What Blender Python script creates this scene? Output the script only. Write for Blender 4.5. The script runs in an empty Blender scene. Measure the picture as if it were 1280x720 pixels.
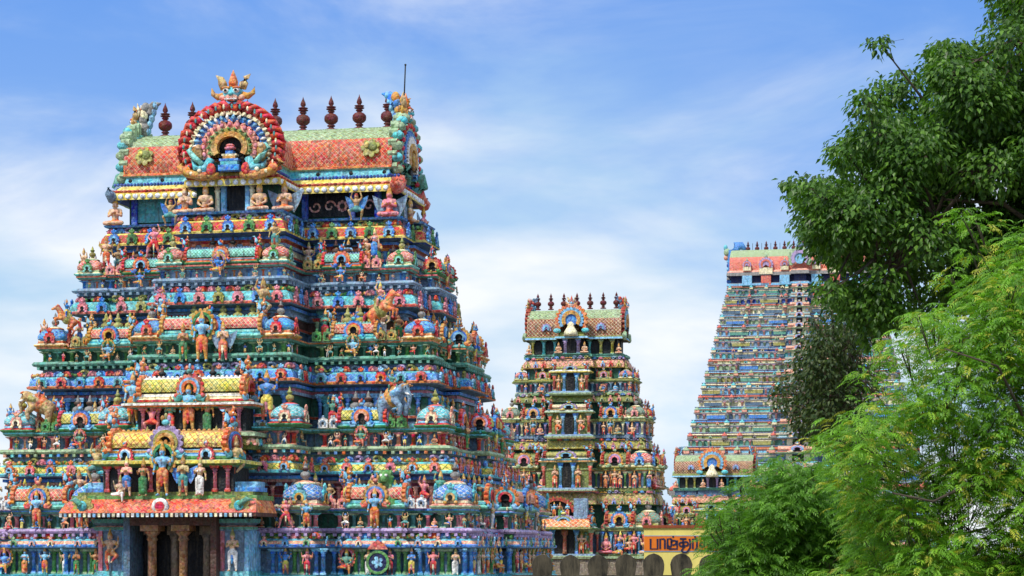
import bpy, math, random
import numpy as np
from mathutils import Matrix, Vector
PI = math.pi; R = math.radians
rng = random.Random(7); nr = np.random.RandomState(7)
S = bpy.context.scene; C = S.collection

# ------------------------------------------------------------------ camera, sky, sun
CAMZ = 10.0; FPX = 2737.0; HOR = 688.3
cam = bpy.data.cameras.new('camera'); co = bpy.data.objects.new('camera', cam); C.objects.link(co)
co.location = (0, 0, CAMZ); co.rotation_euler = (PI/2, 0, 0)
cam.sensor_width = 36; cam.lens = FPX/1280*36; cam.shift_y = (HOR-360)/1280
cam.clip_start = 0.5; cam.clip_end = 6000
S.camera = co
SUN_EL, SUN_AZ = R(52), R(-38)       # azimuth measured from straight behind the camera, negative = from the left
sl = bpy.data.lights.new('sun', 'SUN'); sl.energy = 2.7; sl.angle = R(6); sl.color = (1, .955, .88)
so = bpy.data.objects.new('sun', sl); C.objects.link(so)
sdir = Vector((math.sin(SUN_AZ)*math.cos(SUN_EL), -math.cos(SUN_AZ)*math.cos(SUN_EL), math.sin(SUN_EL)))
so.rotation_euler = sdir.to_track_quat('Z', 'Y').to_euler(); so.location = (-40, -40, 80)
S.view_settings.view_transform = 'Standard'; S.view_settings.look = 'None'
S.view_settings.exposure = 0.3; S.view_settings.gamma = 1

def world():
    w = bpy.data.worlds.new('World'); S.world = w; w.use_nodes = True
    nt = w.node_tree; N = nt.nodes; L = nt.links
    for n in list(N): N.remove(n)
    out = N.new('ShaderNodeOutputWorld'); bg = N.new('ShaderNodeBackground'); bg.inputs[1].default_value = 0.12
    sky = N.new('ShaderNodeTexSky'); sky.sky_type = 'NISHITA'; sky.sun_disc = False
    sky.sun_elevation = SUN_EL; sky.sun_rotation = math.atan2(sdir.x, sdir.y)
    sky.ozone_density = 4.0; sky.air_density = 1.0; sky.dust_density = 0.3
    tc = N.new('ShaderNodeTexCoord')
    sx = N.new('ShaderNodeSeparateXYZ'); L.new(tc.outputs['Generated'], sx.inputs[0])
    # look further up the sky dome than the true elevation: a washed, clear tropical blue
    mz = N.new('ShaderNodeMath'); mz.operation = 'MULTIPLY_ADD'; mz.inputs[1].default_value = 3.2; mz.inputs[2].default_value = .05
    L.new(sx.outputs[2], mz.inputs[0])
    cb = N.new('ShaderNodeCombineXYZ'); L.new(sx.outputs[0], cb.inputs[0]); L.new(sx.outputs[1], cb.inputs[1]); L.new(mz.outputs[0], cb.inputs[2])
    nm = N.new('ShaderNodeVectorMath'); nm.operation = 'NORMALIZE'; L.new(cb.outputs[0], nm.inputs[0]); L.new(nm.outputs[0], sky.inputs[0])
    # clouds
    mp = N.new('ShaderNodeMapping'); mp.inputs['Scale'].default_value = (3.2, 3.2, 11); mp.inputs['Location'].default_value = (1.3, .4, .85); mp.inputs['Rotation'].default_value = (0, R(-6), 0)
    L.new(tc.outputs['Generated'], mp.inputs[0])
    n1 = N.new('ShaderNodeTexNoise'); n1.inputs['Scale'].default_value = 1.15; n1.inputs['Detail'].default_value = 9; n1.inputs['Roughness'].default_value = .56; n1.inputs['Distortion'].default_value = .5
    L.new(mp.outputs[0], n1.inputs[0])
    # elevation gives more cloud low down
    el = N.new('ShaderNodeMapRange'); el.inputs[1].default_value = 0.0; el.inputs[2].default_value = .26; el.inputs[3].default_value = .30; el.inputs[4].default_value = -.08
    L.new(sx.outputs[2], el.inputs[0])
    hi = N.new('ShaderNodeMapRange'); hi.inputs[1].default_value = .28; hi.inputs[2].default_value = .5; hi.inputs[3].default_value = 0; hi.inputs[4].default_value = .34; L.new(sx.outputs[2], hi.inputs[0])  # extra cloud overhead, out of view, added to whiten the fill light
    a0 = N.new('ShaderNodeMath'); a0.operation = 'ADD'; L.new(hi.outputs[0], a0.inputs[0]); L.new(el.outputs[0], a0.inputs[1])
    ad = N.new('ShaderNodeMath'); ad.operation = 'ADD'; L.new(n1.outputs[0], ad.inputs[0]); L.new(a0.outputs[0], ad.inputs[1])
    cr = N.new('ShaderNodeValToRGB'); cr.color_ramp.interpolation = 'EASE'
    cr.color_ramp.elements[0].position = .38; cr.color_ramp.elements[0].color = (0, 0, 0, 1)
    cr.color_ramp.elements[1].position = .76; cr.color_ramp.elements[1].color = (.95, .95, .95, 1)
    L.new(ad.outputs[0], cr.inputs[0])
    n2 = N.new('ShaderNodeTexNoise'); n2.inputs['Scale'].default_value = 2.2; n2.inputs['Detail'].default_value = 5
    L.new(mp.outputs[0], n2.inputs[0])
    cc = N.new('ShaderNodeMix'); cc.data_type = 'RGBA'; cc.inputs[6].default_value = (3.5, 4.9, 6.3, 1); cc.inputs[7].default_value = (6.7, 6.9, 7.0, 1)
    nr_ = N.new('ShaderNodeMapRange'); nr_.inputs[1].default_value = .36; nr_.inputs[2].default_value = .62; L.new(n2.outputs[0], nr_.inputs[0]); L.new(nr_.outputs[0], cc.inputs[0])
    tint = N.new('ShaderNodeMix'); tint.data_type = 'RGBA'; tint.blend_type = 'MULTIPLY'; tint.inputs[0].default_value = 1; tint.inputs[7].default_value = (1.75, 1.75, 1.95, 1)
    L.new(sky.outputs[0], tint.inputs[6])
    az = N.new('ShaderNodeMapRange'); az.inputs[1].default_value = .02; az.inputs[2].default_value = .26; L.new(sx.outputs[2], az.inputs[0])
    blu = N.new('ShaderNodeMix'); blu.data_type = 'RGBA'; blu.inputs[6].default_value = (3.4, 5.0, 6.4, 1); blu.inputs[7].default_value = (.85, 2.4, 6.2, 1); L.new(az.outputs[0], blu.inputs[0])
    mb = N.new('ShaderNodeMix'); mb.data_type = 'RGBA'; mb.inputs[0].default_value = .7; L.new(tint.outputs[2], mb.inputs[6]); L.new(blu.outputs[2], mb.inputs[7])
    mx = N.new('ShaderNodeMix'); mx.data_type = 'RGBA'
    L.new(cr.outputs[0], mx.inputs[0]); L.new(mb.outputs[2], mx.inputs[6]); L.new(cc.outputs[2], mx.inputs[7])
    L.new(mx.outputs[2], bg.inputs[0]); L.new(bg.outputs[0], out.inputs[0])
world()

# ------------------------------------------------------------------ colours
def hx(h):
    c = [int(h[i:i+2], 16)/255 for i in (0, 2, 4)]
    return tuple((x/12.92 if x <= .04045 else ((x+.055)/1.055)**2.4) for x in c)
P = {k: hx(v) for k, v in dict(
    blue='4a8fdc', deep='3559b8', sky='7cc0e6', cyan='5cc0cc', teal='4a9c98', mint='7fd6c4', aqua='55c4cc',
    slate='7c9ab4', slate2='56748e', navy='1d2a5c', lilac='b49ac8', purple='8a78a8',
    green='3c8a4e', leaf='5c9a4a', moss='7f8a3a', olive='a8a24a', sage='9db98a', jade='5aa088', dkgreen='1f5a44',
    yellow='e6cf4a', cream='f0e2b0', gold='d79a2c', ochre='b8893a', orange='e8803a', rust='b8452a',
    red='dc3222', coral='e4705a', clay='a8784e', awn='e8602a', tile='d8542e', tan2='dcb48c', pink='ee8a92', rose='d87a88', salmon='f2a488', brown='5a3a30', maroon='6a2224',
    white='ece8e0', grey='8d8a86', dark='101216', dark2='1d2226', stone='8a7a66', skin='e2b48c', skin2='c88a5e', tan='c9a56a', brick='9c5a3c').items()}

def mat_paint(name, lattice=False):
    m = bpy.data.materials.new(name); m.use_nodes = True; nt = m.node_tree; N = nt.nodes; L = nt.links
    b = N['Principled BSDF']; b.inputs['Roughness'].default_value = .62; b.inputs['Specular IOR Level'].default_value = .35
    a = N.new('ShaderNodeAttribute'); a.attribute_name = 'Col'
    col = a.outputs[0]; tc = N.new('ShaderNodeTexCoord')
    geo = N.new('ShaderNodeNewGeometry')
    height = None
    if lattice:
        a2 = N.new('ShaderNodeAttribute'); a2.attribute_name = 'Col2'
        uv = N.new('ShaderNodeUVMap'); uv.uv_map = 'UVMap'
        sp = N.new('ShaderNodeSeparateXYZ'); L.new(uv.outputs[0], sp.inputs[0])
        outs = []
        for op in ('ADD', 'SUBTRACT'):
            s = N.new('ShaderNodeMath'); s.operation = op; L.new(sp.outputs[0], s.inputs[0]); L.new(sp.outputs[1], s.inputs[1])
            pp = N.new('ShaderNodeMath'); pp.operation = 'PINGPONG'; pp.inputs[1].default_value = .5; L.new(s.outputs[0], pp.inputs[0])
            outs.append(pp)
        mn = N.new('ShaderNodeMath'); mn.operation = 'MINIMUM'; L.new(outs[0].outputs[0], mn.inputs[0]); L.new(outs[1].outputs[0], mn.inputs[1])
        mr = N.new('ShaderNodeMapRange'); mr.inputs[1].default_value = .035; mr.inputs[2].default_value = .085; mr.inputs[3].default_value = 1; mr.inputs[4].default_value = 0
        L.new(mn.outputs[0], mr.inputs[0])
        mx = N.new('ShaderNodeMix'); mx.data_type = 'RGBA'; L.new(mr.outputs[0], mx.inputs[0]); L.new(col, mx.inputs[6]); L.new(a2.outputs[0], mx.inputs[7])
        col = mx.outputs[2]; height = mr.outputs[0]
    # sun-bleaching patches and streaky grime with a shape of their own
    n = N.new('ShaderNodeTexNoise'); n.inputs['Scale'].default_value = 1.7; n.inputs['Detail'].default_value = 7; n.inputs['Roughness'].default_value = .65
    L.new(geo.outputs['Position'], n.inputs[0])
    r = N.new('ShaderNodeMapRange'); r.inputs[1].default_value = .3; r.inputs[2].default_value = .75; r.inputs[3].default_value = 0; r.inputs[4].default_value = .28
    L.new(n.outputs[0], r.inputs[0])
    vo = N.new('ShaderNodeTexVoronoi'); vo.inputs['Scale'].default_value = 8.5; L.new(geo.outputs['Position'], vo.inputs['Vector'])
    hv = N.new('ShaderNodeSeparateColor'); L.new(vo.outputs['Color'], hv.inputs[0])
    hm = N.new('ShaderNodeMapRange'); hm.inputs[3].default_value = .475; hm.inputs[4].default_value = .525; L.new(hv.outputs[0], hm.inputs[0])
    vm = N.new('ShaderNodeMapRange'); vm.inputs[3].default_value = .76; vm.inputs[4].default_value = 1.32; L.new(hv.outputs[1], vm.inputs[0])
    sm_ = N.new('ShaderNodeMapRange'); sm_.inputs[3].default_value = .9; sm_.inputs[4].default_value = 1.15; L.new(hv.outputs[2], sm_.inputs[0])
    hs = N.new('ShaderNodeHueSaturation'); L.new(hm.outputs[0], hs.inputs['Hue']); L.new(vm.outputs[0], hs.inputs['Value']); L.new(sm_.outputs[0], hs.inputs['Saturation']); L.new(col, hs.inputs['Color']); col = hs.outputs[0]
    bw = N.new('ShaderNodeRGBToBW'); L.new(col, bw.inputs[0]); bg_ = N.new('ShaderNodeMath'); bg_.operation = 'MULTIPLY'; bg_.inputs[1].default_value = 1.45; L.new(bw.outputs[0], bg_.inputs[0])
    bl = N.new('ShaderNodeMix'); bl.data_type = 'RGBA'; L.new(r.outputs[0], bl.inputs[0]); L.new(col, bl.inputs[6]); L.new(bg_.outputs[0], bl.inputs[7])
    mp = N.new('ShaderNodeMapping'); mp.inputs['Scale'].default_value = (5.5, 5.5, .9); L.new(geo.outputs['Position'], mp.inputs[0])
    n2 = N.new('ShaderNodeTexNoise'); n2.inputs['Scale'].default_value = 1.3; n2.inputs['Detail'].default_value = 8; n2.inputs['Roughness'].default_value = .7; L.new(mp.outputs[0], n2.inputs[0])
    r2 = N.new('ShaderNodeMapRange'); r2.inputs[1].default_value = .50; r2.inputs[2].default_value = .67; r2.inputs[3].default_value = 0; r2.inputs[4].default_value = .8
    L.new(n2.outputs[0], r2.inputs[0])
    dk = N.new('ShaderNodeMix'); dk.data_type = 'RGBA'; dk.blend_type = 'MIX'; L.new(r2.outputs[0], dk.inputs[0]); L.new(bl.outputs[2], dk.inputs[6]); dk.inputs[7].default_value = (.075, .062, .045, 1)
    L.new(dk.outputs[2], b.inputs['Base Color'])
    n3 = N.new('ShaderNodeTexNoise'); n3.inputs['Scale'].default_value = 14; n3.inputs['Detail'].default_value = 4; L.new(geo.outputs['Position'], n3.inputs[0])
    bp = N.new('ShaderNodeBump'); bp.inputs['Strength'].default_value = .65; bp.inputs['Distance'].default_value = .045
    va = N.new('ShaderNodeMath'); va.operation = 'MULTIPLY_ADD'; va.inputs[1].default_value = -1.1; L.new(vo.outputs['Distance'], va.inputs[0]); L.new(n3.outputs[0], va.inputs[2])
    h = va.outputs[0]
    if height is not None:
        ma = N.new('ShaderNodeMath'); ma.operation = 'MULTIPLY_ADD'; ma.inputs[1].default_value = .8; L.new(height, ma.inputs[0]); L.new(h, ma.inputs[2]); h = ma.outputs[0]
    L.new(h, bp.inputs['Height']); L.new(bp.outputs[0], b.inputs['Normal'])
    return m
M_ST = mat_paint('painted_stucco'); M_LA = mat_paint('painted_lattice', True)

# ------------------------------------------------------------------ geometry container
class Geo:
    __slots__ = ('V', 'L', 'Z', 'c', 'c2', 'm', 's', 'uv')
    def __init__(g, V, L, Z, c, c2=None, m=0, s=False, uv=None):
        n = len(Z)
        g.V = np.asarray(V, float).reshape(-1, 3); g.L = np.asarray(L, np.int64); g.Z = np.asarray(Z, np.int64)
        c = np.asarray(c3(c), float); g.c = np.tile(c, (n, 1)) if c.ndim == 1 else c
        c2 = g.c if c2 is None else np.asarray(c2, float); g.c2 = np.tile(c2, (n, 1)) if c2.ndim == 1 else c2
        g.m = np.full(n, m) if np.isscalar(m) else np.asarray(m)
        g.s = np.full(n, s) if np.isscalar(s) else np.asarray(s)
        g.uv = np.zeros((len(g.L), 2)) if uv is None else np.asarray(uv, float)
    def tf(g, M):
        h = Geo.__new__(Geo); A = np.array(M)[:3]
        h.V = g.V @ A[:, :3].T + A[:, 3]
        h.L, h.Z, h.c, h.c2, h.m, h.s, h.uv = g.L, g.Z, g.c, g.c2, g.m, g.s, g.uv
        if np.linalg.det(A[:, :3]) < 0:
            off = np.concatenate([[0], np.cumsum(g.Z)[:-1]])
            idx = np.concatenate([np.arange(o+z-1, o-1, -1) for o, z in zip(off, g.Z)]) if len(g.Z) else g.L
            h.L = g.L[idx]; h.uv = g.uv[idx]
        return h
    def at(g, x=0, y=0, z=0, rz=0, s=1, sx=None, sy=None, sz=None, rx=0, ry=0):
        return g.tf(Matrix.Translation((x, y, z)) @ Matrix.Rotation(rz, 4, 'Z') @ Matrix.Rotation(ry, 4, 'Y') @ Matrix.Rotation(rx, 4, 'X') @ Matrix.Diagonal((sx or s, sy or s, sz or s, 1)))
def J(*gs):
    a = []
    for g in gs:
        if isinstance(g, (list, tuple)): a += list(g)
        elif g is not None: a.append(g)
    h = Geo.__new__(Geo); o = 0; Ls = []
    for g in a: Ls.append(g.L+o); o += len(g.V)
    h.V = np.concatenate([g.V for g in a]); h.L = np.concatenate(Ls)
    for k in ('Z', 'c', 'c2', 'm', 's', 'uv'): setattr(h, k, np.concatenate([getattr(g, k) for g in a]))
    return h
def to_mesh(g, name, mats=None):
    me = bpy.data.meshes.new(name)
    me.vertices.add(len(g.V)); me.vertices.foreach_set('co', g.V.ravel())
    me.loops.add(len(g.L)); me.loops.foreach_set('vertex_index', g.L.astype(np.int32))
    me.polygons.add(len(g.Z)); st = np.concatenate([[0], np.cumsum(g.Z)[:-1]]).astype(np.int32)
    me.polygons.foreach_set('loop_start', st)
    for m in (mats or (M_ST, M_LA)): me.materials.append(m)
    me.polygons.foreach_set('material_index', g.m.astype(np.int32))
    me.polygons.foreach_set('use_smooth', g.s.astype(bool))
    for nm, c in (('Col', g.c), ('Col2', g.c2)):
        at = me.color_attributes.new(nm, 'FLOAT_COLOR', 'CORNER')
        cc = np.ones((len(g.L), 4)); cc[:, :3] = np.repeat(c, g.Z, 0); at.data.foreach_set('color', cc.ravel())
    uvl = me.uv_layers.new(name='UVMap'); uvl.data.foreach_set('uv', g.uv.ravel())
    me.update(calc_edges=True); me.validate()
    return me

def c3(c): return P[c] if isinstance(c, str) else c
def box(x0, x1, y0, y1, z0, z1, c):
    V = [(x, y, z) for z in (z0, z1) for y in (y0, y1) for x in (x0, x1)]
    L = [0, 2, 3, 1, 4, 5, 7, 6, 0, 1, 5, 4, 2, 6, 7, 3, 0, 4, 6, 2, 1, 3, 7, 5]
    return Geo(V, L, [4]*6, c3(c))
def lathe(prof, n=16, c='white', cs=None, sq=0, lat=None, uvs=8, smooth=True):
    """prof [(r,z)]; cs colours per segment; sq>0 squares the section; lat = (seg set, colour2)"""
    a = np.arange(n)*2*PI/n + PI/n
    k = np.ones(n) if not sq else 1/((np.abs(np.cos(a))**sq+np.abs(np.sin(a))**sq)**(1/sq))
    V = []; 
    for r, z in prof: V += [(r*k[i]*math.cos(a[i]), r*k[i]*math.sin(a[i]), z) for i in range(n)]
    L = []; Z = []; cc = []; c2 = []; mm = []; uv = []
    for j in range(len(prof)-1):
        for i in range(n):
            i2 = (i+1) % n; L += [j*n+i, j*n+i2, (j+1)*n+i2, (j+1)*n+i]; Z.append(4)
            cc.append(c3(cs[j] if cs else c)); la = lat and j in lat[0]
            c2.append(c3(lat[1]) if la else cc[-1]); mm.append(1 if la else 0)
            u0, u1 = i/n*uvs*2, (i+1)/n*uvs*2; v0, v1 = j*.9, (j+1)*.9
            uv += [(u0, v0), (u1, v0), (u1, v1), (u0, v1)]
    if prof[-1][0] > 1e-3: L += [(len(prof)-1)*n+i for i in range(n)]; Z.append(n); cc.append(cc[-1]); c2.append(cc[-1]); mm.append(0); uv += [(0, 0)]*n
    if prof[0][0] > 1e-3: L += [n-1-i for i in range(n)]; Z.append(n); cc.append(cc[0]); c2.append(cc[0]); mm.append(0); uv += [(0, 0)]*n
    return Geo(V, L, Z, np.array(cc), np.array(c2), np.array(mm), smooth, uv)
def ell(x, y, z, rx, ry=None, rz=None, c='white', n=8, m=5):
    ry = ry or rx; rz = rz or rx
    pr = [(math.sin(PI*j/m), -math.cos(PI*j/m)) for j in range(m+1)]; pr[0] = (0.02, -1); pr[-1] = (.02, 1)
    return lathe(pr, n, c).at(x, y, z, sx=rx, sy=ry, sz=rz)
def prism(pts, y0, y1, c, ce=None):
    """outline [(x,z)] counter-clockwise seen from the front (-y); front cap at y0"""
    n = len(pts); V = [(x, y0, z) for x, z in pts]+[(x, y1, z) for x, z in pts]
    L = list(range(n)) + list(range(2*n-1, n-1, -1)); Z = [n, n]
    cc = [c3(c)]*2
    for i in range(n): j = (i+1) % n; L += [j, i, n+i, n+j]; Z.append(4); cc.append(c3(ce or c))
    return Geo(V, L, Z, np.array(cc))
def fan(r0, r1, y0, y1, c, a0=-40, a1=220, n=9, lobes=0, depth=.12, z=0, x=0, ce=None, sx=1):
    """scalloped arch ring (or fan when r0=0) standing in the xz plane, opening downwards"""
    segs = n*(4 if lobes else 1)+ (0 if lobes else 6)
    g = []; A = np.linspace(R(a0), R(a1), segs+1)
    t = np.linspace(0, 1, segs+1)
    ro = r1*(1+ (depth*(np.abs(np.sin(t*PI*n))**.6-1) if lobes else 0))
    V = []; L = []; Z = []; cc = []
    for k in range(segs+1):
        ca, sa = math.cos(A[k])*sx, math.sin(A[k])
        rr = ro[k] if lobes else r1
        V += [(x+r0*ca, y0, z+r0*sa), (x+rr*ca, y0, z+rr*sa), (x+rr*ca, y1, z+rr*sa), (x+r0*ca, y1, z+r0*sa)]
    for k in range(segs):
        a, b = 4*k, 4*k+4
        L += [a, a+1, b+1, b]; L += [a+1, a+2, b+2, b+1]; L += [a+3, a, b, b+3]; Z += [4, 4, 4]; cc += [c3(c), c3(ce or c), c3(ce or c)]
        L += [a+2, a+3, b+3, b+2]; Z.append(4); cc.append(c3(ce or c))
    return Geo(V, L, Z, np.array(cc))
def tube(pts, rad, n=7, c='white', caps=True):
    pts = [Vector(p) for p in pts]; V = []; m = len(pts)
    rad = rad if isinstance(rad, (list, tuple)) else [rad]*m
    for i, p in enumerate(pts):
        t = (pts[min(i+1, m-1)]-pts[max(i-1, 0)]).normalized()
        u = t.cross(Vector((0, 0, 1)) if abs(t.z) < .9 else Vector((1, 0, 0))).normalized(); v = t.cross(u)
        V += [tuple(p+(u*math.cos(2*PI*k/n)+v*math.sin(2*PI*k/n))*rad[i]) for k in range(n)]
    L = []; Z = []
    for i in range(m-1):
        for k in range(n): k2 = (k+1) % n; L += [i*n+k, i*n+k2, (i+1)*n+k2, (i+1)*n+k]; Z.append(4)
    if caps: L += list(range(n-1, -1, -1))+[(m-1)*n+k for k in range(n)]; Z += [n, n]
    return Geo(V, L, Z, c3(c), s=True)

def sweep(plan, prof, cols, lat={}, caps=True, ts=.42):
    """plan: rectilinear CCW outline [(x,y)], prof [(offset,z)], cols per segment, lat {seg: colour2}"""
    n = len(plan); pl = [Vector(p) for p in plan]
    nrm = []
    for i in range(n):
        d1 = (pl[i]-pl[i-1]).normalized(); d2 = (pl[(i+1) % n]-pl[i]).normalized()
        nrm.append(Vector((d1.y, -d1.x))+Vector((d2.y, -d2.x)))
    per = [0]
    for i in range(n): per.append(per[-1]+(pl[(i+1) % n]-pl[i]).length)
    V = []; 
    for o, z in prof: V += [(pl[i].x+nrm[i].x*o, pl[i].y+nrm[i].y*o, z) for i in range(n)]
    L = []; Z = []; cc = []; c2 = []; mm = []; uv = []; v = 0
    for j in range(len(prof)-1):
        dv = math.hypot(prof[j+1][0]-prof[j][0], prof[j+1][1]-prof[j][1])
        for i in range(n):
            i2 = (i+1) % n; L += [j*n+i, j*n+i2, (j+1)*n+i2, (j+1)*n+i]; Z.append(4); cc.append(c3(cols[j]))
            la = j in lat; c2.append(c3(lat[j]) if la else c3(cols[j])); mm.append(1 if la else 0)
            u0, u1 = per[i]/ts, per[i+1]/ts; uv += [(u0, v/ts), (u1, v/ts), (u1, (v+dv)/ts), (u0, (v+dv)/ts)]
        v += dv
    if caps:
        L += [(len(prof)-1)*n+i for i in range(n)]; L += list(range(n-1, -1, -1)); Z += [n, n]; cc += [cc[-1], cc[0]]; c2 += [cc[-1], cc[0]]; mm += [0, 0]; uv += [(0, 0)]*(2*n)
    return Geo(V, L, Z, np.array(cc), np.array(c2), np.array(mm), False, uv)
def rect(w, d, cx=0, cy=0): return [(cx-w, cy-d), (cx+w, cy-d), (cx+w, cy+d), (cx-w, cy+d)]
def plan_for(w, d, cw, p, kw=1.5, s=.28, mx=None, mw=.9, cd=1.2, ps=.5, xo=0):
    mx = mx if mx else (cw+w-kw)/2
    F = []
    if w-kw > mx+mw+.15 and mx-mw > cw+.15:
        F = [(w-kw, -d), (w-kw, -d+s), (mx+mw, -d+s), (mx+mw, -d), (mx-mw, -d), (mx-mw, -d+s), (cw, -d+s)]
    else: F = [(cw, -d)]
    F.append((cw, -d-p))
    front = [(-w, -d)] + [(-x, y) for x, y in F] + [(x, y) for x, y in F[::-1]] + [(w, -d)]
    front = [((x+xo if abs(x) <= cw+.01 else x), y) for x, y in front]
    kd = min(kw, (d-cd)*.6)
    side = [(w, -d+kd), (w-s, -d+kd), (w-s, -cd), (w+ps, -cd), (w+ps, cd), (w-s, cd), (w-s, d-kd), (w, d-kd)]
    half = front+side
    b = [(w, d), (cw, d), (cw, d+p), (-cw, d+p), (-cw, d), (-w, d)]
    side2 = [(-x, y) for x, y in side[::-1]]
    return half+b+side2

# ------------------------------------------------------------------ figures: limbs merged into one continuous skin
def voxel(caps, voxel_size, ratio):
    gs = []
    for p0, p1, r0, r1, _ in caps:
        p0 = Vector(p0); p1 = Vector(p1); d = (p1-p0); l = d.length
        pr = []
        m = 4
        for j in range(m+1): a = -PI/2+PI/2*j/m; pr.append((max(r0*math.cos(a), 1e-4), r0*math.sin(a)))
        for j in range(m+1): a = PI/2*j/m; pr.append((max(r1*math.cos(a), 1e-4), l+r1*math.sin(a)))
        g = lathe(pr, 10)
        q = (d.to_track_quat('Z', 'Y') if l > 1e-6 else Vector((0, 0, 1)).to_track_quat('Z', 'Y')).to_matrix().to_4x4()
        gs.append(g.tf(Matrix.Translation(p0) @ q))
    me = to_mesh(J(gs), 'tmp'); ob = bpy.data.objects.new('tmp', me); C.objects.link(ob)
    rm = ob.modifiers.new('r', 'REMESH'); rm.mode = 'VOXEL'; rm.voxel_size = voxel_size
    sm = ob.modifiers.new('s', 'SMOOTH'); sm.factor = .5; sm.iterations = 2
    de = ob.modifiers.new('d', 'DECIMATE'); de.ratio = ratio
    dg = bpy.context.evaluated_depsgraph_get(); e = ob.evaluated_get(dg); m2 = e.to_mesh()
    V = np.zeros(len(m2.vertices)*3); m2.vertices.foreach_get('co', V); V = V.reshape(-1, 3)
    L = np.zeros(len(m2.loops), np.int32); m2.loops.foreach_get('vertex_index', L)
    Z = np.zeros(len(m2.polygons), np.int32); m2.polygons.foreach_get('loop_total', Z)
    cen = np.zeros(len(m2.polygons)*3); m2.polygons.foreach_get('center', cen); cen = cen.reshape(-1, 3)
    e.to_mesh_clear(); bpy.data.objects.remove(ob); bpy.data.meshes.remove(me)
    best = None; idx = None
    for i, (p0, p1, r0, r1, k) in enumerate(caps):
        p0 = np.array(p0, float); p1 = np.array(p1, float); d = p1-p0; dd = max(d@d, 1e-9)
        t = np.clip(((cen-p0)@d)/dd, 0, 1); dist = np.linalg.norm(cen-p0-t[:, None]*d, axis=1)-(r0+(r1-r0)*t)
        if best is None: best = dist; idx = np.zeros(len(cen), int)
        else: w = dist < best; best = np.where(w, dist, best); idx = np.where(w, i, idx)
    keys = [caps[i][4] for i in idx]
    return V, L, Z, keys

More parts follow.
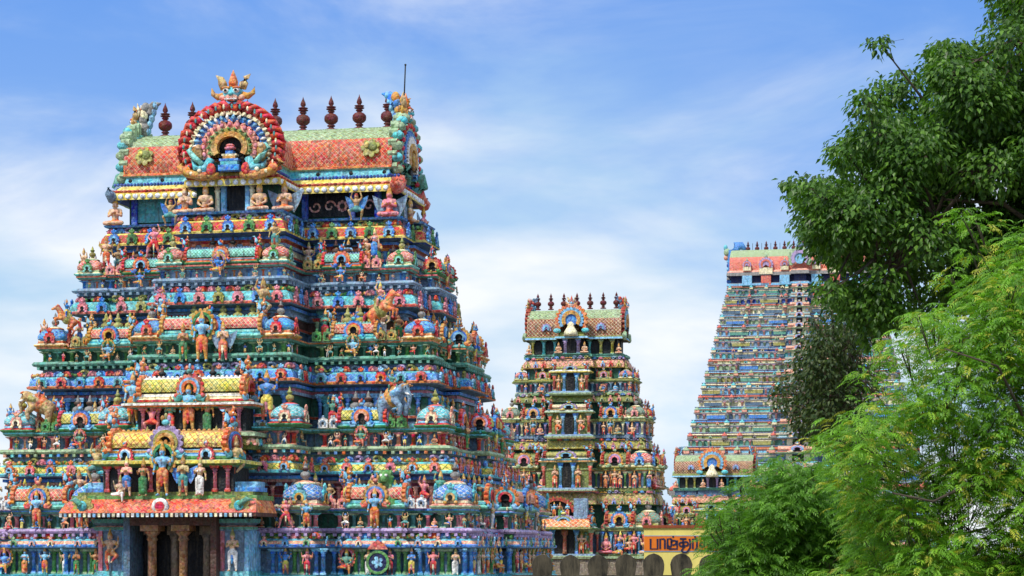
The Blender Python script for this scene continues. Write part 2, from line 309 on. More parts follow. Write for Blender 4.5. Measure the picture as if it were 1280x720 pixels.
def body(arms, legs='stand', crown=1, lean=0, skirt=True, seat=False, female=False, fat=1.0):
    """unit-height human: arms = list of (side, elbow, hand); legs 'stand','stride','squat','sit','lift'"""
    c = []
    def a(p0, p1, r0, r1, k): c.append((p0, p1, r0, r1, k))
    dz = -.42 if seat else (-.10 if legs == 'squat' else 0)
    pel = (0, 0, .5+dz); wst = (lean*.3, 0, .61+dz); chs = (lean*.6, -.005, .74+dz); nk = (lean, 0, .85+dz); hd = (lean*1.1, -.01, .935+dz)
    def a(p0, p1, r0, r1, k, c=c): c.append((p0, p1, r0*1.16, r1*1.16, k))
    a(pel, wst, .088*fat, .066*fat, 'g'); a(wst, chs, .066*fat, .082*fat, 's'); a((chs[0]-.03, chs[1], chs[2]+.02), (chs[0]+.03, chs[1], chs[2]+.02), .085, .085, 's')
    a((-.11+lean*.8, 0, .80+dz), (.11+lean*.8, 0, .80+dz), .042, .042, 's'); a((nk[0], 0, .80+dz), nk, .038, .034, 's')
    a(hd, (hd[0], hd[1], hd[2]+.02), .056, .056, 's'); a((hd[0], -.03, hd[2]-.035), (hd[0], -.035, hd[2]-.03), .028, .028, 's')
    a((hd[0], -.064, hd[2]+.005), (hd[0], -.07, hd[2]-.012), .009, .012, 's')
    for s in (-1, 1):
        a((hd[0]+s*.022, -.06, hd[2]+.016), (hd[0]+s*.024, -.061, hd[2]+.016), .009, .009, 'k')
        a((hd[0]+s*.058, 0, hd[2]), (hd[0]+s*.06, 0, hd[2]-.04), .014, .018, 'o')
    a((hd[0]-.012, -.062, hd[2]-.035), (hd[0]+.012, -.062, hd[2]-.035), .007, .007, 'r')
    if crown == 1:
        a((hd[0], 0, hd[2]+.045), (hd[0], 0, hd[2]+.10), .064, .048, 'o'); a((hd[0], 0, hd[2]+.10), (hd[0], 0, hd[2]+.19), .045, .022, 'o'); a((hd[0], 0, hd[2]+.19), (hd[0], 0, hd[2]+.235), .02, .006, 'o')
    elif crown == 2:
        a((hd[0], .01, hd[2]+.04), (hd[0], .02, hd[2]+.05), .062, .06, 'k'); a((hd[0], .03, hd[2]+.1), (hd[0], .03, hd[2]+.12), .035, .025, 'k')
    elif crown == 3:
        a((hd[0], 0, hd[2]+.04), (hd[0], 0, hd[2]+.05), .066, .06, 'w')
    for k in range(8):  # necklace
        t = PI*k/7; x, y, z = .055*math.cos(t), -.06-.035*math.sin(t), .80-.05*math.sin(t)+dz
        a((x+lean*.7, y, z), (x+lean*.7+.005, y, z), .013, .013, 'o')
    if female:
        for s in (-1, 1): a((s*.04+lean*.6, -.07, .745+dz), (s*.04+lean*.6, -.08, .745+dz), .033, .03, 'g')
    for sd, el, hn in arms:
        sh = (sd*.125+lean*.8, 0, .80+dz); el = (el[0]+lean*.8, el[1], el[2]+dz); hn = (hn[0]+lean*.8, hn[1], hn[2]+dz)
        a(sh, el, .036, .027, 's'); a(el, hn, .027, .018, 's'); v = (Vector(hn)-Vector(el)).normalized()
        pm = Vector(hn)+v*.025; a(hn, tuple(pm), .018, .02, 's'); a(tuple(pm), tuple(pm+v*.035), .017, .01, 's'); a(tuple(pm), tuple(pm+v*.015+Vector((-sd*.022, -.01, 0))), .009, .007, 's')
        mid = (Vector(sh)*.45+Vector(el)*.55); a(tuple(mid), tuple(mid+Vector((.002, 0, 0))), .037, .037, 'o'); w = Vector(el)*.15+Vector(hn)*.85; a(tuple(w), tuple(w+Vector((.002, 0, 0))), .026, .026, 'o')
    if legs == 'stand' or legs == 'lean':
        J_ = {-1: ((-.065, 0, .5), (-.085, -.012, .27), (-.095, .01, .04)), 1: ((.065, 0, .5), (.085, -.012, .27), (.095, .01, .04))}
    elif legs == 'stride':
        J_ = {-1: ((-.065, 0, .5), (-.2, -.06, .33), (-.27, .0, .04)), 1: ((.065, 0, .5), (.14, -.05, .25), (.24, .03, .04))}
    elif legs == 'lift':
        J_ = {-1: ((-.065, 0, .5), (-.09, -.03, .27), (-.06, .01, .04)), 1: ((.065, 0, .5), (.24, -.12, .42), (.10, -.14, .26))}
    elif legs == 'squat':
        J_ = {-1: ((-.07, 0, .4), (-.24, -.10, .33), (-.17, .0, .04)), 1: ((.07, 0, .4), (.24, -.10, .33), (.17, .0, .04))}
    elif legs == 'ride':
        J_ = {-1: ((-.07, 0, .08), (-.17, -.16, .03), (-.18, -.12, -.20)), 1: ((.07, 0, .08), (.17, -.16, .03), (.18, -.12, -.20))}
    elif legs == 'sit':
        J_ = {-1: ((-.07, 0, .08), (-.21, -.14, .07), (.05, -.21, .05)), 1: ((.07, 0, .08), (.21, -.14, .07), (-.05, -.25, .06))}
    elif legs == 'halfsit':
        J_ = {-1: ((-.07, 0, .08), (-.25, -.13, .06), (.02, -.22, .045)), 1: ((.07, 0, .08), (.14, -.22, .09), (.15, -.22, -.17))}
    for s, (h, k, f) in J_.items():
        a(h, k, .066*fat, .044, 'g'); a(k, f, .045, .027, 'g' if skirt == 2 else ('t' if skirt and legs != 'sit' else 's'))
        if legs not in ('sit',): a((f[0], f[1], f[2]-.012), (f[0]+s*.02, f[1]-.075, f[2]-.022), .026, .02, 's')
        else: a(f, (f[0]*1.6, f[1], f[2]), .026, .018, 's')
    if skirt == 2:
        a((0, .0, .48), (0, 0, .12), .075, .085, 'g')
    elif not seat and legs != 'squat':
        a((0, -.05, .47+dz), (0, -.06, .22+dz), .032, .02, 'w')
    for k in range(10):
        t = 2*PI*k/10; a((.085*math.cos(t)*fat, .08*math.sin(t), .515+dz), (.085*math.cos(t)*fat+.004, .08*math.sin(t), .515+dz), .017, .017, 'o')
    return c
def A_(s, ex, ey, ez, hx_, hy, hz): return (s, (s*ex, ey, ez), (s*hx_, hy, hz))
down = lambda s: A_(s, .17, 0, .66, .19, -.03, .51)
boon = lambda s: A_(s, .17, -.01, .67, .15, -.11, .74)
upr = lambda s: A_(s, .22, .02, .74, .24, -.02, .9)
high = lambda s: A_(s, .2, 0, .9, .15, -.01, 1.06)
fold = lambda s: A_(s, .16, -.03, .67, .01, -.12, .74)
hip = lambda s: A_(s, .22, .02, .67, .1, -.05, .56)
lap = lambda s: A_(s, .17, -.03, .66, .04, -.13, .58)
POSES = {
    'deity': (body([down(-1), boon(1), upr(-1), upr(1)]), 1.0),
    'deity2': (body([boon(-1), hip(1), upr(-1), upr(1)], lean=.015), 1.0),
    'pray': (body([fold(-1), fold(1)]), 1.0),
    'lady': (body([boon(-1), down(1)], skirt=2, female=True, lean=.02), 1.0),
    'stand': (body([down(-1), hip(1)], crown=2, lean=-.02), 1.0),
    'dance': (body([high(-1), boon(1)], 'lift', lean=.03), 1.0),
    'guard': (body([boon(-1), hip(1), upr(-1), upr(1)], 'lift', fat=1.1), 1.0),
    'stride': (body([high(1), hip(-1)], 'stride', crown=2, skirt=False), 1.0),
    'atlas': (body([high(-1), high(1)], 'squat', crown=3, skirt=False, fat=1.15), 1.0),
    'sit': (body([lap(-1), lap(1)], 'sit', seat=True), 1.0),
    'sitpray': (body([fold(-1), fold(1)], 'sit', seat=True), 1.0),
    'sitgod': (body([boon(-1), lap(1), upr(-1), upr(1)], 'halfsit', seat=True), 1.0),
    'plump': (body([lap(-1), boon(1)], 'sit', seat=True, fat=1.35, crown=2), 1.0),
    'rider': (body([high(-1), lap(1)], 'ride', seat=True, skirt=False), 1.0),
}
PAL = [dict(s='skin', g='orange', o='gold', k='dark', t='red', w='cream', r='red'),
       dict(s='sky', g='orange', o='gold', k='dark', t='gold', w='red', r='red'),
       dict(s='skin', g='white', o='olive', k='dark', t='white', w='blue', r='red'),
       dict(s='skin2', g='green', o='gold', k='dark', t='leaf', w='orange', r='red'),
       dict(s='jade', g='red', o='gold', k='dark', t='orange', w='white', r='red'),
       dict(s='salmon', g='blue', o='yellow', k='brown', t='skin', w='pink', r='red'),
       dict(s='blue', g='yellow', o='gold', k='dark', t='orange', w='rose', r='red'),
       dict(s='tan', g='teal', o='ochre', k='brown', t='tan', w='rust', r='red'),
       dict(s='pink', g='red', o='gold', k='dark', t='maroon', w='cream', r='red')]
FIG = {}
for k, (caps, _) in POSES.items():
    V, L, Z, keys = voxel(caps, .0135, .28)
    for i, pl in enumerate(PAL): FIG[k, i] = Geo(V, L, Z, np.array([P[pl[q]] for q in keys]), s=True)
def creature(caps, vs, ratio, pal):
    V, L, Z, keys = voxel(caps, vs, ratio); return Geo(V, L, Z, np.array([P[pl_] for pl_ in [pal[q] for q in keys]]), s=True)
def horse(pal):
    c = []; a = lambda *q: c.append(q)                    # rearing towards +x, unit ~ metre
    a((-.45, 0, .75), (.25, 0, 1.15), .27, .28, 'h'); a((.25, 0, 1.2), (.55, 0, 1.65), .2, .13, 'h'); a((.55, 0, 1.68), (.85, 0, 1.55), .13, .07, 'h')
    a((.52, 0, 1.8), (.53, 0, 1.9), .04, .02, 'h'); a((.2, 0, 1.45), (.45, 0, 1.8), .06, .06, 'm')
    for s in (-1, 1):
        a((.3, s*.15, 1.0), (.68, s*.17, .95), .12, .07, 'h'); a((.68, s*.17, .95), (.6, s*.17, .62), .06, .05, 'h'); a((.6, s*.17, .6), (.64, s*.17, .57), .06, .05, 'm')
        a((-.45, s*.15, .7), (-.3, s*.18, .38), .17, .1, 'h'); a((-.3, s*.18, .38), (-.5, s*.18, .22), .08, .06, 'h'); a((-.5, s*.18, .22), (-.42, s*.18, .03), .055, .06, 'h')
        a((.73, s*.09, 1.66), (.74, s*.1, 1.66), .025, .025, 'm')
    a((-.65, 0, .85), (-.85, 0, .7), .07, .09, 'm'); a((-.85, 0, .7), (-.95, 0, .3), .09, .03, 'm')
    a((-.2, 0, 1.12), (.02, 0, 1.27), .2, .18, 'b'); a((-.1, 0, .95), (-.05, 0, .9), .30, .30, 'b')
    for k in range(9): t = k/8*2*PI; a((.33+.02*math.cos(t), .24*math.sin(t), 1.2+.24*math.cos(t)), (.34+.02*math.cos(t), .24*math.sin(t), 1.2+.24*math.cos(t)), .05, .05, 'b'); a((-.5, .26*math.sin(t), .78+.26*math.cos(t)), (-.49, .26*math.sin(t), .78+.26*math.cos(t)), .045, .045, 'b')
    return creature(c, .035, .35, pal)
def elephant(pal):
    c = []; a = lambda *q: c.append(q)                    # rearing towards +x
    a((-.5, 0, .95), (.2, 0, 1.25), .45, .42, 'h'); a((.2, 0, 1.35), (.62, 0, 1.62), .33, .3, 'h')
    a((.8, 0, 1.55), (1.0, 0, 1.15), .16, .12, 'h'); a((1.0, 0, 1.15), (.92, 0, .75), .12, .09, 'h'); a((.92, 0, .75), (1.05, 0, .6), .08, .05, 'h')
    for s in (-1, 1):
        a((.45, s*.3, 1.6), (.3, s*.42, 1.3), .06, .05, 'e'); a((.4, s*.33, 1.45), (.25, s*.38, 1.4), .16, .14, 'e')
        a((.85, s*.13, 1.38), (1.12, s*.17, 1.3), .05, .025, 'w'); a((.86, s*.2, 1.66), (.87, s*.21, 1.66), .035, .035, 'k')
        a((.25, s*.25, 1.05), (.6, s*.27, .7), .2, .14, 'h'); a((.6, s*.27, .7), (.55, s*.27, .38), .14, .13, 'h')
        a((-.6, s*.25, .85), (-.55, s*.27, .12), .25, .17, 'h')
    a((-.95, 0, 1.1), (-1.05, 0, .5), .05, .03, 'h')
    a((-.15, 0, 1.42), (.02, 0, 1.5), .33, .3, 'b'); a((-.12, 0, 1.15), (-.05, 0, 1.12), .45, .45, 'b')
    for k in range(12): t = k/12*2*PI; a((.24, .40*math.sin(t), 1.28+.40*math.cos(t)), (.25, .40*math.sin(t), 1.28+.40*math.cos(t)), .06, .06, 'w' if k % 2 else 'b'); a((-.48, .44*math.sin(t), .98+.44*math.cos(t)), (-.47, .44*math.sin(t), .98+.44*math.cos(t)), .06, .06, 'e' if k % 2 else 'b')
    for k in range(5): a((.72+.06*k, -.26+.13*k, 1.86-.05*abs(k-2)), (.73+.06*k, -.26+.13*k, 1.86-.05*abs(k-2)), .06, .06, 'b')
    return creature(c, .045, .35, pal)
def lion(pal):
    c = []; a = lambda *q: c.append(q)
    a((0, .1, .35), (0, 0, .95), .32, .26, 'h'); a((0, -.05, 1.2), (0, -.1, 1.25), .28, .26, 'h'); a((0, -.32, 1.15), (0, -.36, 1.12), .15, .13, 'h')
    for s in (-1, 1):
        a((s*.2, -.1, .85), (s*.24, -.3, .4), .12, .09, 'h'); a((s*.24, -.3, .4), (s*.22, -.35, .1), .09, .09, 'h'); a((s*.22, -.4, .06), (s*.22, -.46, .06), .09, .08, 'h')
        a((s*.28, .1, .3), (s*.42, -.2, .42), .2, .15, 'h'); a((s*.42, -.2, .42), (s*.38, -.25, .1), .12, .1, 'h'); a((s*.12, -.33, 1.32), (s*.12, -.34, 1.32), .05, .05, 'e')
        a((s*.2, 0, 1.42), (s*.24, .02, 1.52), .07, .04, 'h')
        for k in range(5): t = k/4*2.6-.5; a((s*.27*math.cos(t*.8), .05, 1.2+.27*math.sin(t*.8)), (s*.3*math.cos(t*.8), .04, 1.2+.31*math.sin(t*.8)), .09, .07, 'm')
    a((-.08, -.42, 1.03), (.08, -.42, 1.03), .03, .03, 'k')
    return creature(c, .04, .4, pal)
def halo(c1, c2):
    return J(fan(.30, .40, .03, .07, c1, -60, 240, 14, 1, .18, z=.82, sx=.8), fan(.24, .31, .01, .06, c2, -60, 240, 14, 0, 0, z=.82, sx=.8))
def wings(c1):
    gs = []
    for s in (-1, 1):
        pts = [(s*.06, .78), (s*.22, .86), (s*.42, .95), (s*.36, .72), (s*.28, .55), (s*.2, .42), (s*.08, .55)]
        if s > 0: pts = pts[::-1]
        gs.append(prism(pts, .05, .085, c1, 'white'))
    return J(gs)
for k, i in (('deity', 1), ('deity', 6), ('deity2', 0), ('deity', 4), ('sitgod', 6), ('sitgod', 1), ('sitgod', 4), ('deity2', 1), ('sitgod', 0)):
    g = FIG[k, i]; z = 0 if 'sit' not in k else -.42
    FIG[k+'_halo', i] = J(g, halo('gold' if i != 4 else 'coral', 'green' if i in (1, 0) else 'rose').at(z=z))
for k, i in (('pray', 0), ('pray', 2), ('pray', 7), ('sitpray', 0), ('sitpray', 8), ('atlas', 7), ('atlas', 3)):
    FIG[k+'_wing', i] = J(FIG[k, i], wings('slate' if i != 7 else 'blue').at(z=-.42 if 'sit' in k else -.08))

# ------------------------------------------------------------------ ornament prototypes
def pot(c1='olive', c2=None):
    c2 = c2 or c1
    return lathe([(.10, 0), (.16, .03), (.10, .08), (.09, .12), (.2, .2), (.235, .3), (.2, .4), (.1, .46), (.09, .5), (.15, .54), (.16, .6), (.11, .64), (.07, .68), (.075, .74), (.04, .82), (.005, .9)], 12,
                 cs=[c2, c2, c1, c1, c1, c1, c1, c2, c2, c2, c2, c1, c1, c1, c1])
def kalasam(c='maroon'):
    return lathe([(.27, 0), (.25, .07), (.13, .12), (.1, .17), (.17, .2), (.17, .24), (.1, .28), (.2, .33), (.285, .42), (.3, .52), (.285, .62), (.2, .71), (.1, .75), (.1, .79), (.15, .81), (.15, .85), (.09, .87), (.21, .92), (.22, .945), (.09, .96), (.2, 1.01), (.21, 1.035), (.07, 1.06), (.07, 1.09), (.12, 1.16), (.1, 1.26), (.03, 1.42), (.004, 1.52)], 20, c)
def ped(c): return J(box(-.16, .16, -.1, .1, 0, .05, c), box(-.13, .13, -.08, .1, .05, .1, c))
def medallion(c1, c2, c3_='dark', top=None, lob=7, drop=0):
    g = [fan(0, .36, -.06, .06, c1, -55, 235, lob, 1, .2, z=.34), fan(.12, .22, -.11, -.05, c2, -50, 230, 9, 0, z=.30), fan(0, .115, -.085, -.05, c3_, -90, 270, 8, 0, z=.28)]
    for s in (-1, 1): g += [ell(s*.25, -.07, .08, .1, .07, .09, c2)]
    t = top or c1
    g += [ell(0, -.02, .74, .14, .09, .1, t), ell(-.12, -.02, .82, .07, .06, .08, t), ell(.12, -.02, .82, .07, .06, .08, t), ell(0, -.02, .88, .07, .06, .1, t)]
    return J(g)
def twin(c1, c2):
    g = []
    for s in (-1, 1):
        g += [fan(0, .23, -.06, .08, c1, -40, 220, 5, 1, .18, z=.22, x=s*.24), box(s*.24-.2, s*.24+.2, -.06, .08, 0, .14, c1), fan(.08, .14, -.1, -.05, c2, -60, 240, 5, z=.2, x=s*.24), ell(s*.24, -.065, .2, .05, .02, .05, 'dark'), ell(s*.24, 0, .47, .06, .05, .07, c2)]
    return J(g)
def lotus(c1, c2):
    g = []
    for k in range(7):
        t = PI*(k+.5)/7; g.append(ell(.13*math.cos(t), -.03, .04+.12*math.sin(t), .07, .06, .06, c1, 6, 4))
    return J(g, ell(0, -.05, .07, .07, .06, .07, c2, 6, 4))
def leaves(c1): return J([ell(s*.12*k, -.02, .07+.03*(k % 2), .085, .05, .06, c1, 6, 4) for s in (-1, 1) for k in (0, 1, 2)])
def scroll(c1):
    pts = [(.17*math.cos(t)*(1-t/12), -.02, .11+.12*math.sin(t)*(1-t/12)) for t in np.linspace(0, 7, 14)]
    return J(tube(pts, [.05]*10+[.04]*4, 5, c1), ell(.28, -.02, .06, .1, .05, .05, c1, 6, 4))
def pilaster(c1, c2, h=1.0, n=0, r=.075):
    return J(box(-.11, .11, -.10, .02, 0, .08, c2), box(-.09, .09, -.08, .02, .08, .13, c1),
             lathe([(r, .13), (r*.9, h*.68), (r*1.3, h*.72), (r*.8, h*.76), (r*1.7, h*.84), (r*1.1, h*.88)], 8, c1).at(y=-.02),
             box(-.15, .15, -.12, .02, h*.88, h*.94, c2), box(-.19, .19, -.14, .02, h*.94, h, c2))
def head_yali(c1, c2, c3_, c4='white'):
    """grinning guardian face with horns, looking to -y, ~1 wide"""
    g = [ell(0, 0, .38, .36, .3, .33, c1, 12, 8), ell(0, -.2, .22, .22, .16, .15, c2, 10, 6), ell(0, -.34, .36, .09, .09, .09, c1)]
    for s in (-1, 1):
        g += [ell(s*.17, -.25, .5, .11, .09, .1, 'white'), ell(s*.17, -.335, .5, .05, .03, .05, 'dark'), ell(s*.17, -.24, .62, .15, .1, .06, c3_),
              ell(s*.3, -.12, .22, .13, .12, .14, c2), ell(s*.12, -.33, .13, .03, .03, .07, 'white', 6, 4),
              tube([(s*.3, 0, .35), (s*.5, -.02, .3), (s*.66, -.02, .42), (s*.72, 0, .68)], [.15, .14, .09, .01], 8, 'gold'),
              tube([(s*.3, 0, .6), (s*.36, 0, .85), (s*.42, 0, 1.05), (s*.58, 0, 1.2)], [.13, .15, .11, .01], 8, c4)]
    g += [tube([(0, 0, .65), (0, 0, .9), (0, 0, 1.12), (0, 0, 1.38)], [.14, .16, .1, .01], 8, c3_), box(-.2, .2, -.36, -.2, .12, .16, 'white'), box(-.45, .45, -.2, .2, -.12, -.02, 'jade')]
    return J(g)
def fin(c1, c2):
    """slim curled crest rising from a vault end"""
    g = [tube([(0, 0, 0), (.10, 0, .12), (.2, 0, .3), (.2, 0, .46), (.30, 0, .6), (.42, 0, .62)], [.09, .11, .10, .08, .05, .01], 7, c1)]
    for k in range(5): g.append(ell(.24+.012*k, 0, .14+.09*k, .06, .05, .055, c2, 6, 4))
    g += [ell(.04, 0, .50, .11, .10, .10, c2), ell(-.05, 0, .47, .08, .08, .05, 'gold', 6, 4), tube([(.02, 0, .56), (-.02, 0, .68), (.04, 0, .78)], [.06, .05, .01], 6, 'orange'), ell(-.02, -.08, .53, .03, .03, .03, 'white', 6, 4), ell(-.02, .08, .53, .03, .03, .03, 'white', 6, 4)]
    return J(g)
def crest_g(c1, c2, c3__):
    """tall carved leaf crest curling over to +x: overlapping petals with a rolled rim"""
    g = [tube([(-.1, 0, 0), (.05, 0, .5), (.2, 0, 1.0), (.5, 0, 1.35), (.8, 0, 1.4)], [.3, .32, .27, .17, .03], 9, c1)]
    for k in range(5):
        z = .1+.27*k; g.append(ell(-.12+.07*k, -.14, z, .2, .2, .26, c2 if k % 2 else c1, 8, 6)); g.append(ell(-.12+.07*k, .14, z, .2, .2, .26, c1 if k % 2 else c2, 8, 6))
        g.append(ell(.22+.08*k, 0, z+.12, .13, .2, .2, c3__, 8, 5))
    for u in (-1, 1): g.append(tube([(-.3, u*.2, .1), (-.32, u*.25, .6), (-.12, u*.25, 1.05), (-.2, u*.2, 1.4)], [.1, .12, .09, .01], 7, c2))
    return J(g)
def niche(cs, hole='dark', fin_=True, lob=11):
    """concentric horseshoe arch, outer radius .5"""
    g = [fan(.36, .52, -.04, .12, cs[0], -38, 218, lob, 1, .16), fan(.27, .37, -.09, .08, cs[1], -38, 218, 9), fan(.18, .28, -.13, .04, cs[2], -38, 218, 9), fan(0, .19, 0, .05, hole, -90, 270, 8),
         box(-.15, .15, 0, .05, -.36, -.1, hole)]
    for s in (-1, 1): g += [ell(s*.36, -.06, -.32, .15, .1, .11, cs[3]), ell(s*.48, -.06, -.25, .09, .08, .08, cs[0]), tube([(s*.3, -.08, -.38), (s*.5, -.08, -.42), (s*.6, -.06, -.28)], [.07, .06, .02], 6, cs[3])]
    if fin_: g += [ell(0, -.04, .58, .12, .1, .09, cs[3]), ell(-.1, -.02, .7, .06, .06, .09, cs[2]), ell(.1, -.02, .7, .06, .06, .09, cs[0]), ell(0, -.02, .76, .05, .05, .1, cs[1])]
    return J(g)
def dome_parts(pal, nas):
    e, b, d, dl, t, dr = pal
    g = [sweep(rect(.72, .72), [(-.04, -.06), (.06, .02), (.1, .05), (.1, .11), (-.02, .17)], [e, e, e, b, ]),
         sweep(rect(.64, .64), [(0, .15), (.02, .2), (.02, .30), (-.02, .34)], [b, t, b]),
         lathe([(.68, .33), (.76, .42), (.76, .55), (.68, .70), (.54, .84), (.36, .94)], 24, cs=[d, d, d, d, d], sq=5, lat=({0, 1, 2, 3, 4}, dl), uvs=9, smooth=False),
         lathe([(.40, .91), (.45, .96), (.38, 1.0), (.3, 1.04), (.16, 1.08)], 16, cs=[t, t, b, b])]
    for k in range(4):
        a = PI/4+k*PI/2
        g.append(ell(.66*math.cos(a)*1.1, .66*math.sin(a)*1.1, .56, .13, .13, .17, dr))
    fn = pot('olive', 'moss') if nas[2] == 0 else (pot('grey', 'brown') if nas[2] == 1 else pot('gold', 'olive'))
    arch = []
    for k in range(4):
        m = medallion(nas[0], nas[1]).at(y=-.76, z=.16, s=.85).tf(Matrix.Rotation(k*PI/2, 4, 'Z')); arch.append(m)
    return J(g), fn.at(z=1.04, s=.85), arch
def vault_parts(Lh, pal, ncs, ecs, extra=True, dep=.42):
    """barrel shrine, half length Lh"""
    e, b, d, dl, t = pal
    g = [sweep(rect(Lh, dep), [(-.06, -.06), (.06, .02), (.1, .05), (.1, .12), (-.03, .18)], [e, e, e, b]),
         sweep(rect(Lh-.05, dep-.03), [(0, .17), (.03, .22), (.03, .3), (-.02, .34)], [b, t, b])]
    m = 12; V = []; A = [R(-20)+(PI+R(40))*k/m for k in range(m+1)]
    pr = [((dep+.04)*math.cos(a)*1.03, .52+.40*math.sin(a)) for a in A]
    for x in (-Lh+.05, Lh-.05): V += [(x, -y, z) for y, z in pr]
    L = []; Z = []; cc = []; c2 = []; mm = []; uv = []
    for k in range(m):
        L += [k, m+1+k, m+2+k, k+1]; Z.append(4); top = 4 <= k <= 7
        cc.append(c3(t if top else d)); c2.append(c3(t if top else dl)); mm.append(0 if top else 1)
        ul = Lh*2/.2; uv += [(0, k*.6), (ul, k*.6), (ul, k*.6+.6), (0, k*.6+.6)]
    g.append(Geo(V, L, Z, np.array(cc), np.array(c2), np.array(mm), False, uv))
    nb = int(Lh*2/.16)
    for k in range(nb): g.append(ell(-Lh+.1+(2*Lh-.2)*k/(nb-1), -.05, .93, .06, .06, .045, t, 6, 4))
    ends = []
    for s in (-1, 1):
        n_ = J(niche(ecs).at(sx=.98*(dep+.05)/.42, sz=1.0, sy=1), fin('sky', ecs[0]).at(x=0, y=.0, z=.40).tf(Matrix.Rotation(-s*PI/2+0, 4, 'Z').inverted()) if extra else None)
        ends.append(n_.tf(Matrix.Translation((s*Lh, 0, .52)) @ Matrix.Rotation(s*PI/2, 4, 'Z')))
    nf = niche(ncs).at(y=-dep-.06, z=.5, s=1.0)
    return J(g), nf, ends

# ------------------------------------------------------------------ tower assembler
MESH = {}
def mesh_of(key, g, name):
    if key not in MESH: MESH[key] = to_mesh(g, name)
    return MESH[key]
class Tower:
    def __init__(t, name, label, cx, cy, yaw, near=True):
        t.root = bpy.data.objects.new(name, None); C.objects.link(t.root)
        t.root.location = (cx, cy, 0); t.root.rotation_euler = (0, 0, -yaw)
        t.root['label'] = label; t.root['category'] = 'temple tower'
        t.root['group'] = 'painted temple towers'
        t.items = []; t.yaw = yaw; t.c = Vector((cx, cy)); t.scale = 1
    def solid(t, name, g, parent=None):
        o = bpy.data.objects.new(name, to_mesh(g.at(z=CAMZ), name)); C.objects.link(o); o.parent = parent or t.root; return o
    def put(t, name, key, g, x, y, z, rz=0, s=1.0, kids=(), imp=None, sx=None, sy=None, sz=None):
        M = Matrix.Translation((x, y, z+CAMZ)) @ Matrix.Rotation(rz, 4, 'Z') @ Matrix.Diagonal((sx or s, sy or s, sz or s, 1))
        ext = (g.V.max(0)-g.V.min(0)).max()*s
        rzm = rz % (2*PI); w = 1.0 if rzm < .3 or rzm > 6 else (.6 if abs(rzm-PI/2) < .4 else .05)
        t.items.append((ext*w if imp is None else imp, name, key, g, M, kids))
    def finish(t, lim=100):
        by = {}
        for it in t.items: by.setdefault(it[1], []).append(it)
        for name, its in by.items():
            its.sort(key=lambda q: -q[0])
            for imp, nm, key, g, M, kids in its[:lim]:
                o = bpy.data.objects.new(nm, mesh_of(key, g, nm)); C.objects.link(o); o.parent = t.root; o.matrix_local = M
                for kn, kk, kg in kids:
                    k = bpy.data.objects.new(kn, mesh_of(kk, kg, kn)); C.objects.link(k); k.parent = o
            rest = its[lim:]
            if rest:
                G_ = []
                for imp, nm, key, g, M, kids in rest:
                    G_.append(g.tf(M)); G_ += [kg.tf(M) for _, _, kg in kids]
                o = bpy.data.objects.new(name, to_mesh(J(G_), name)); C.objects.link(o); o.parent = t.root; o['kind'] = 'stuff'
# medallion / pot prototypes
MED = {}
def med(c1, c2, c3_='dark', top=None, lob=7):
    k = ('med', c1, c2, top, lob)
    if k not in MED: MED[k] = medallion(c1, c2, c3_, top, lob)
    return k, MED[k]
PROTO = {}
def proto(key, fn):
    if key not in PROTO: PROTO[key] = fn()
    return key, PROTO[key]
BUMPS = [lambda: lotus('rose', 'pink'), lambda: leaves('leaf'), lambda: scroll('slate'), lambda: lotus('blue', 'sky'), lambda: scroll('olive'), lambda: leaves('gold'), lambda: lotus('red', 'orange'), lambda: scroll('lilac')]

def fig_name(k): return 'statue'
def put_fig(t, kind, pal, x, y, z, h, rz=0, imp=None):
    key = (kind, pal); g = FIG[key]; t.put('statue', ('fig',)+key, g, x, y, z, rz, h, imp=imp)

SMALL = ['pray', 'stand', 'lady', 'dance', 'sit', 'deity2', 'plump', 'sitgod', 'stride', 'sitpray', 'deity', 'guard']
def face_frames(w, d, cw, p, cd, ps, s):
    """runs (name, rz, fixed offset, a0, a1): positions along each visible wall run; point = rot(rz) of (a, -off)"""
    return [('wingR', 0, d, cw, w), ('wingL', 0, d, -w, -cw), ('mid', 0, d+p, -cw, cw), ('side', PI/2, w, -d, d)]
def rp(rz, a, off):
    return (a*math.cos(rz)+off*math.sin(rz), a*math.sin(rz)-off*math.cos(rz))

def row(t, rz, off, a0, a1, z, step, fn):
    n = max(1, int(round((a1-a0)/step)))
    for k in range(n):
        a = a0+(a1-a0)*(k+.5)/n; x, y = rp(rz, a, off); fn(k, n, x, y, z, rz)

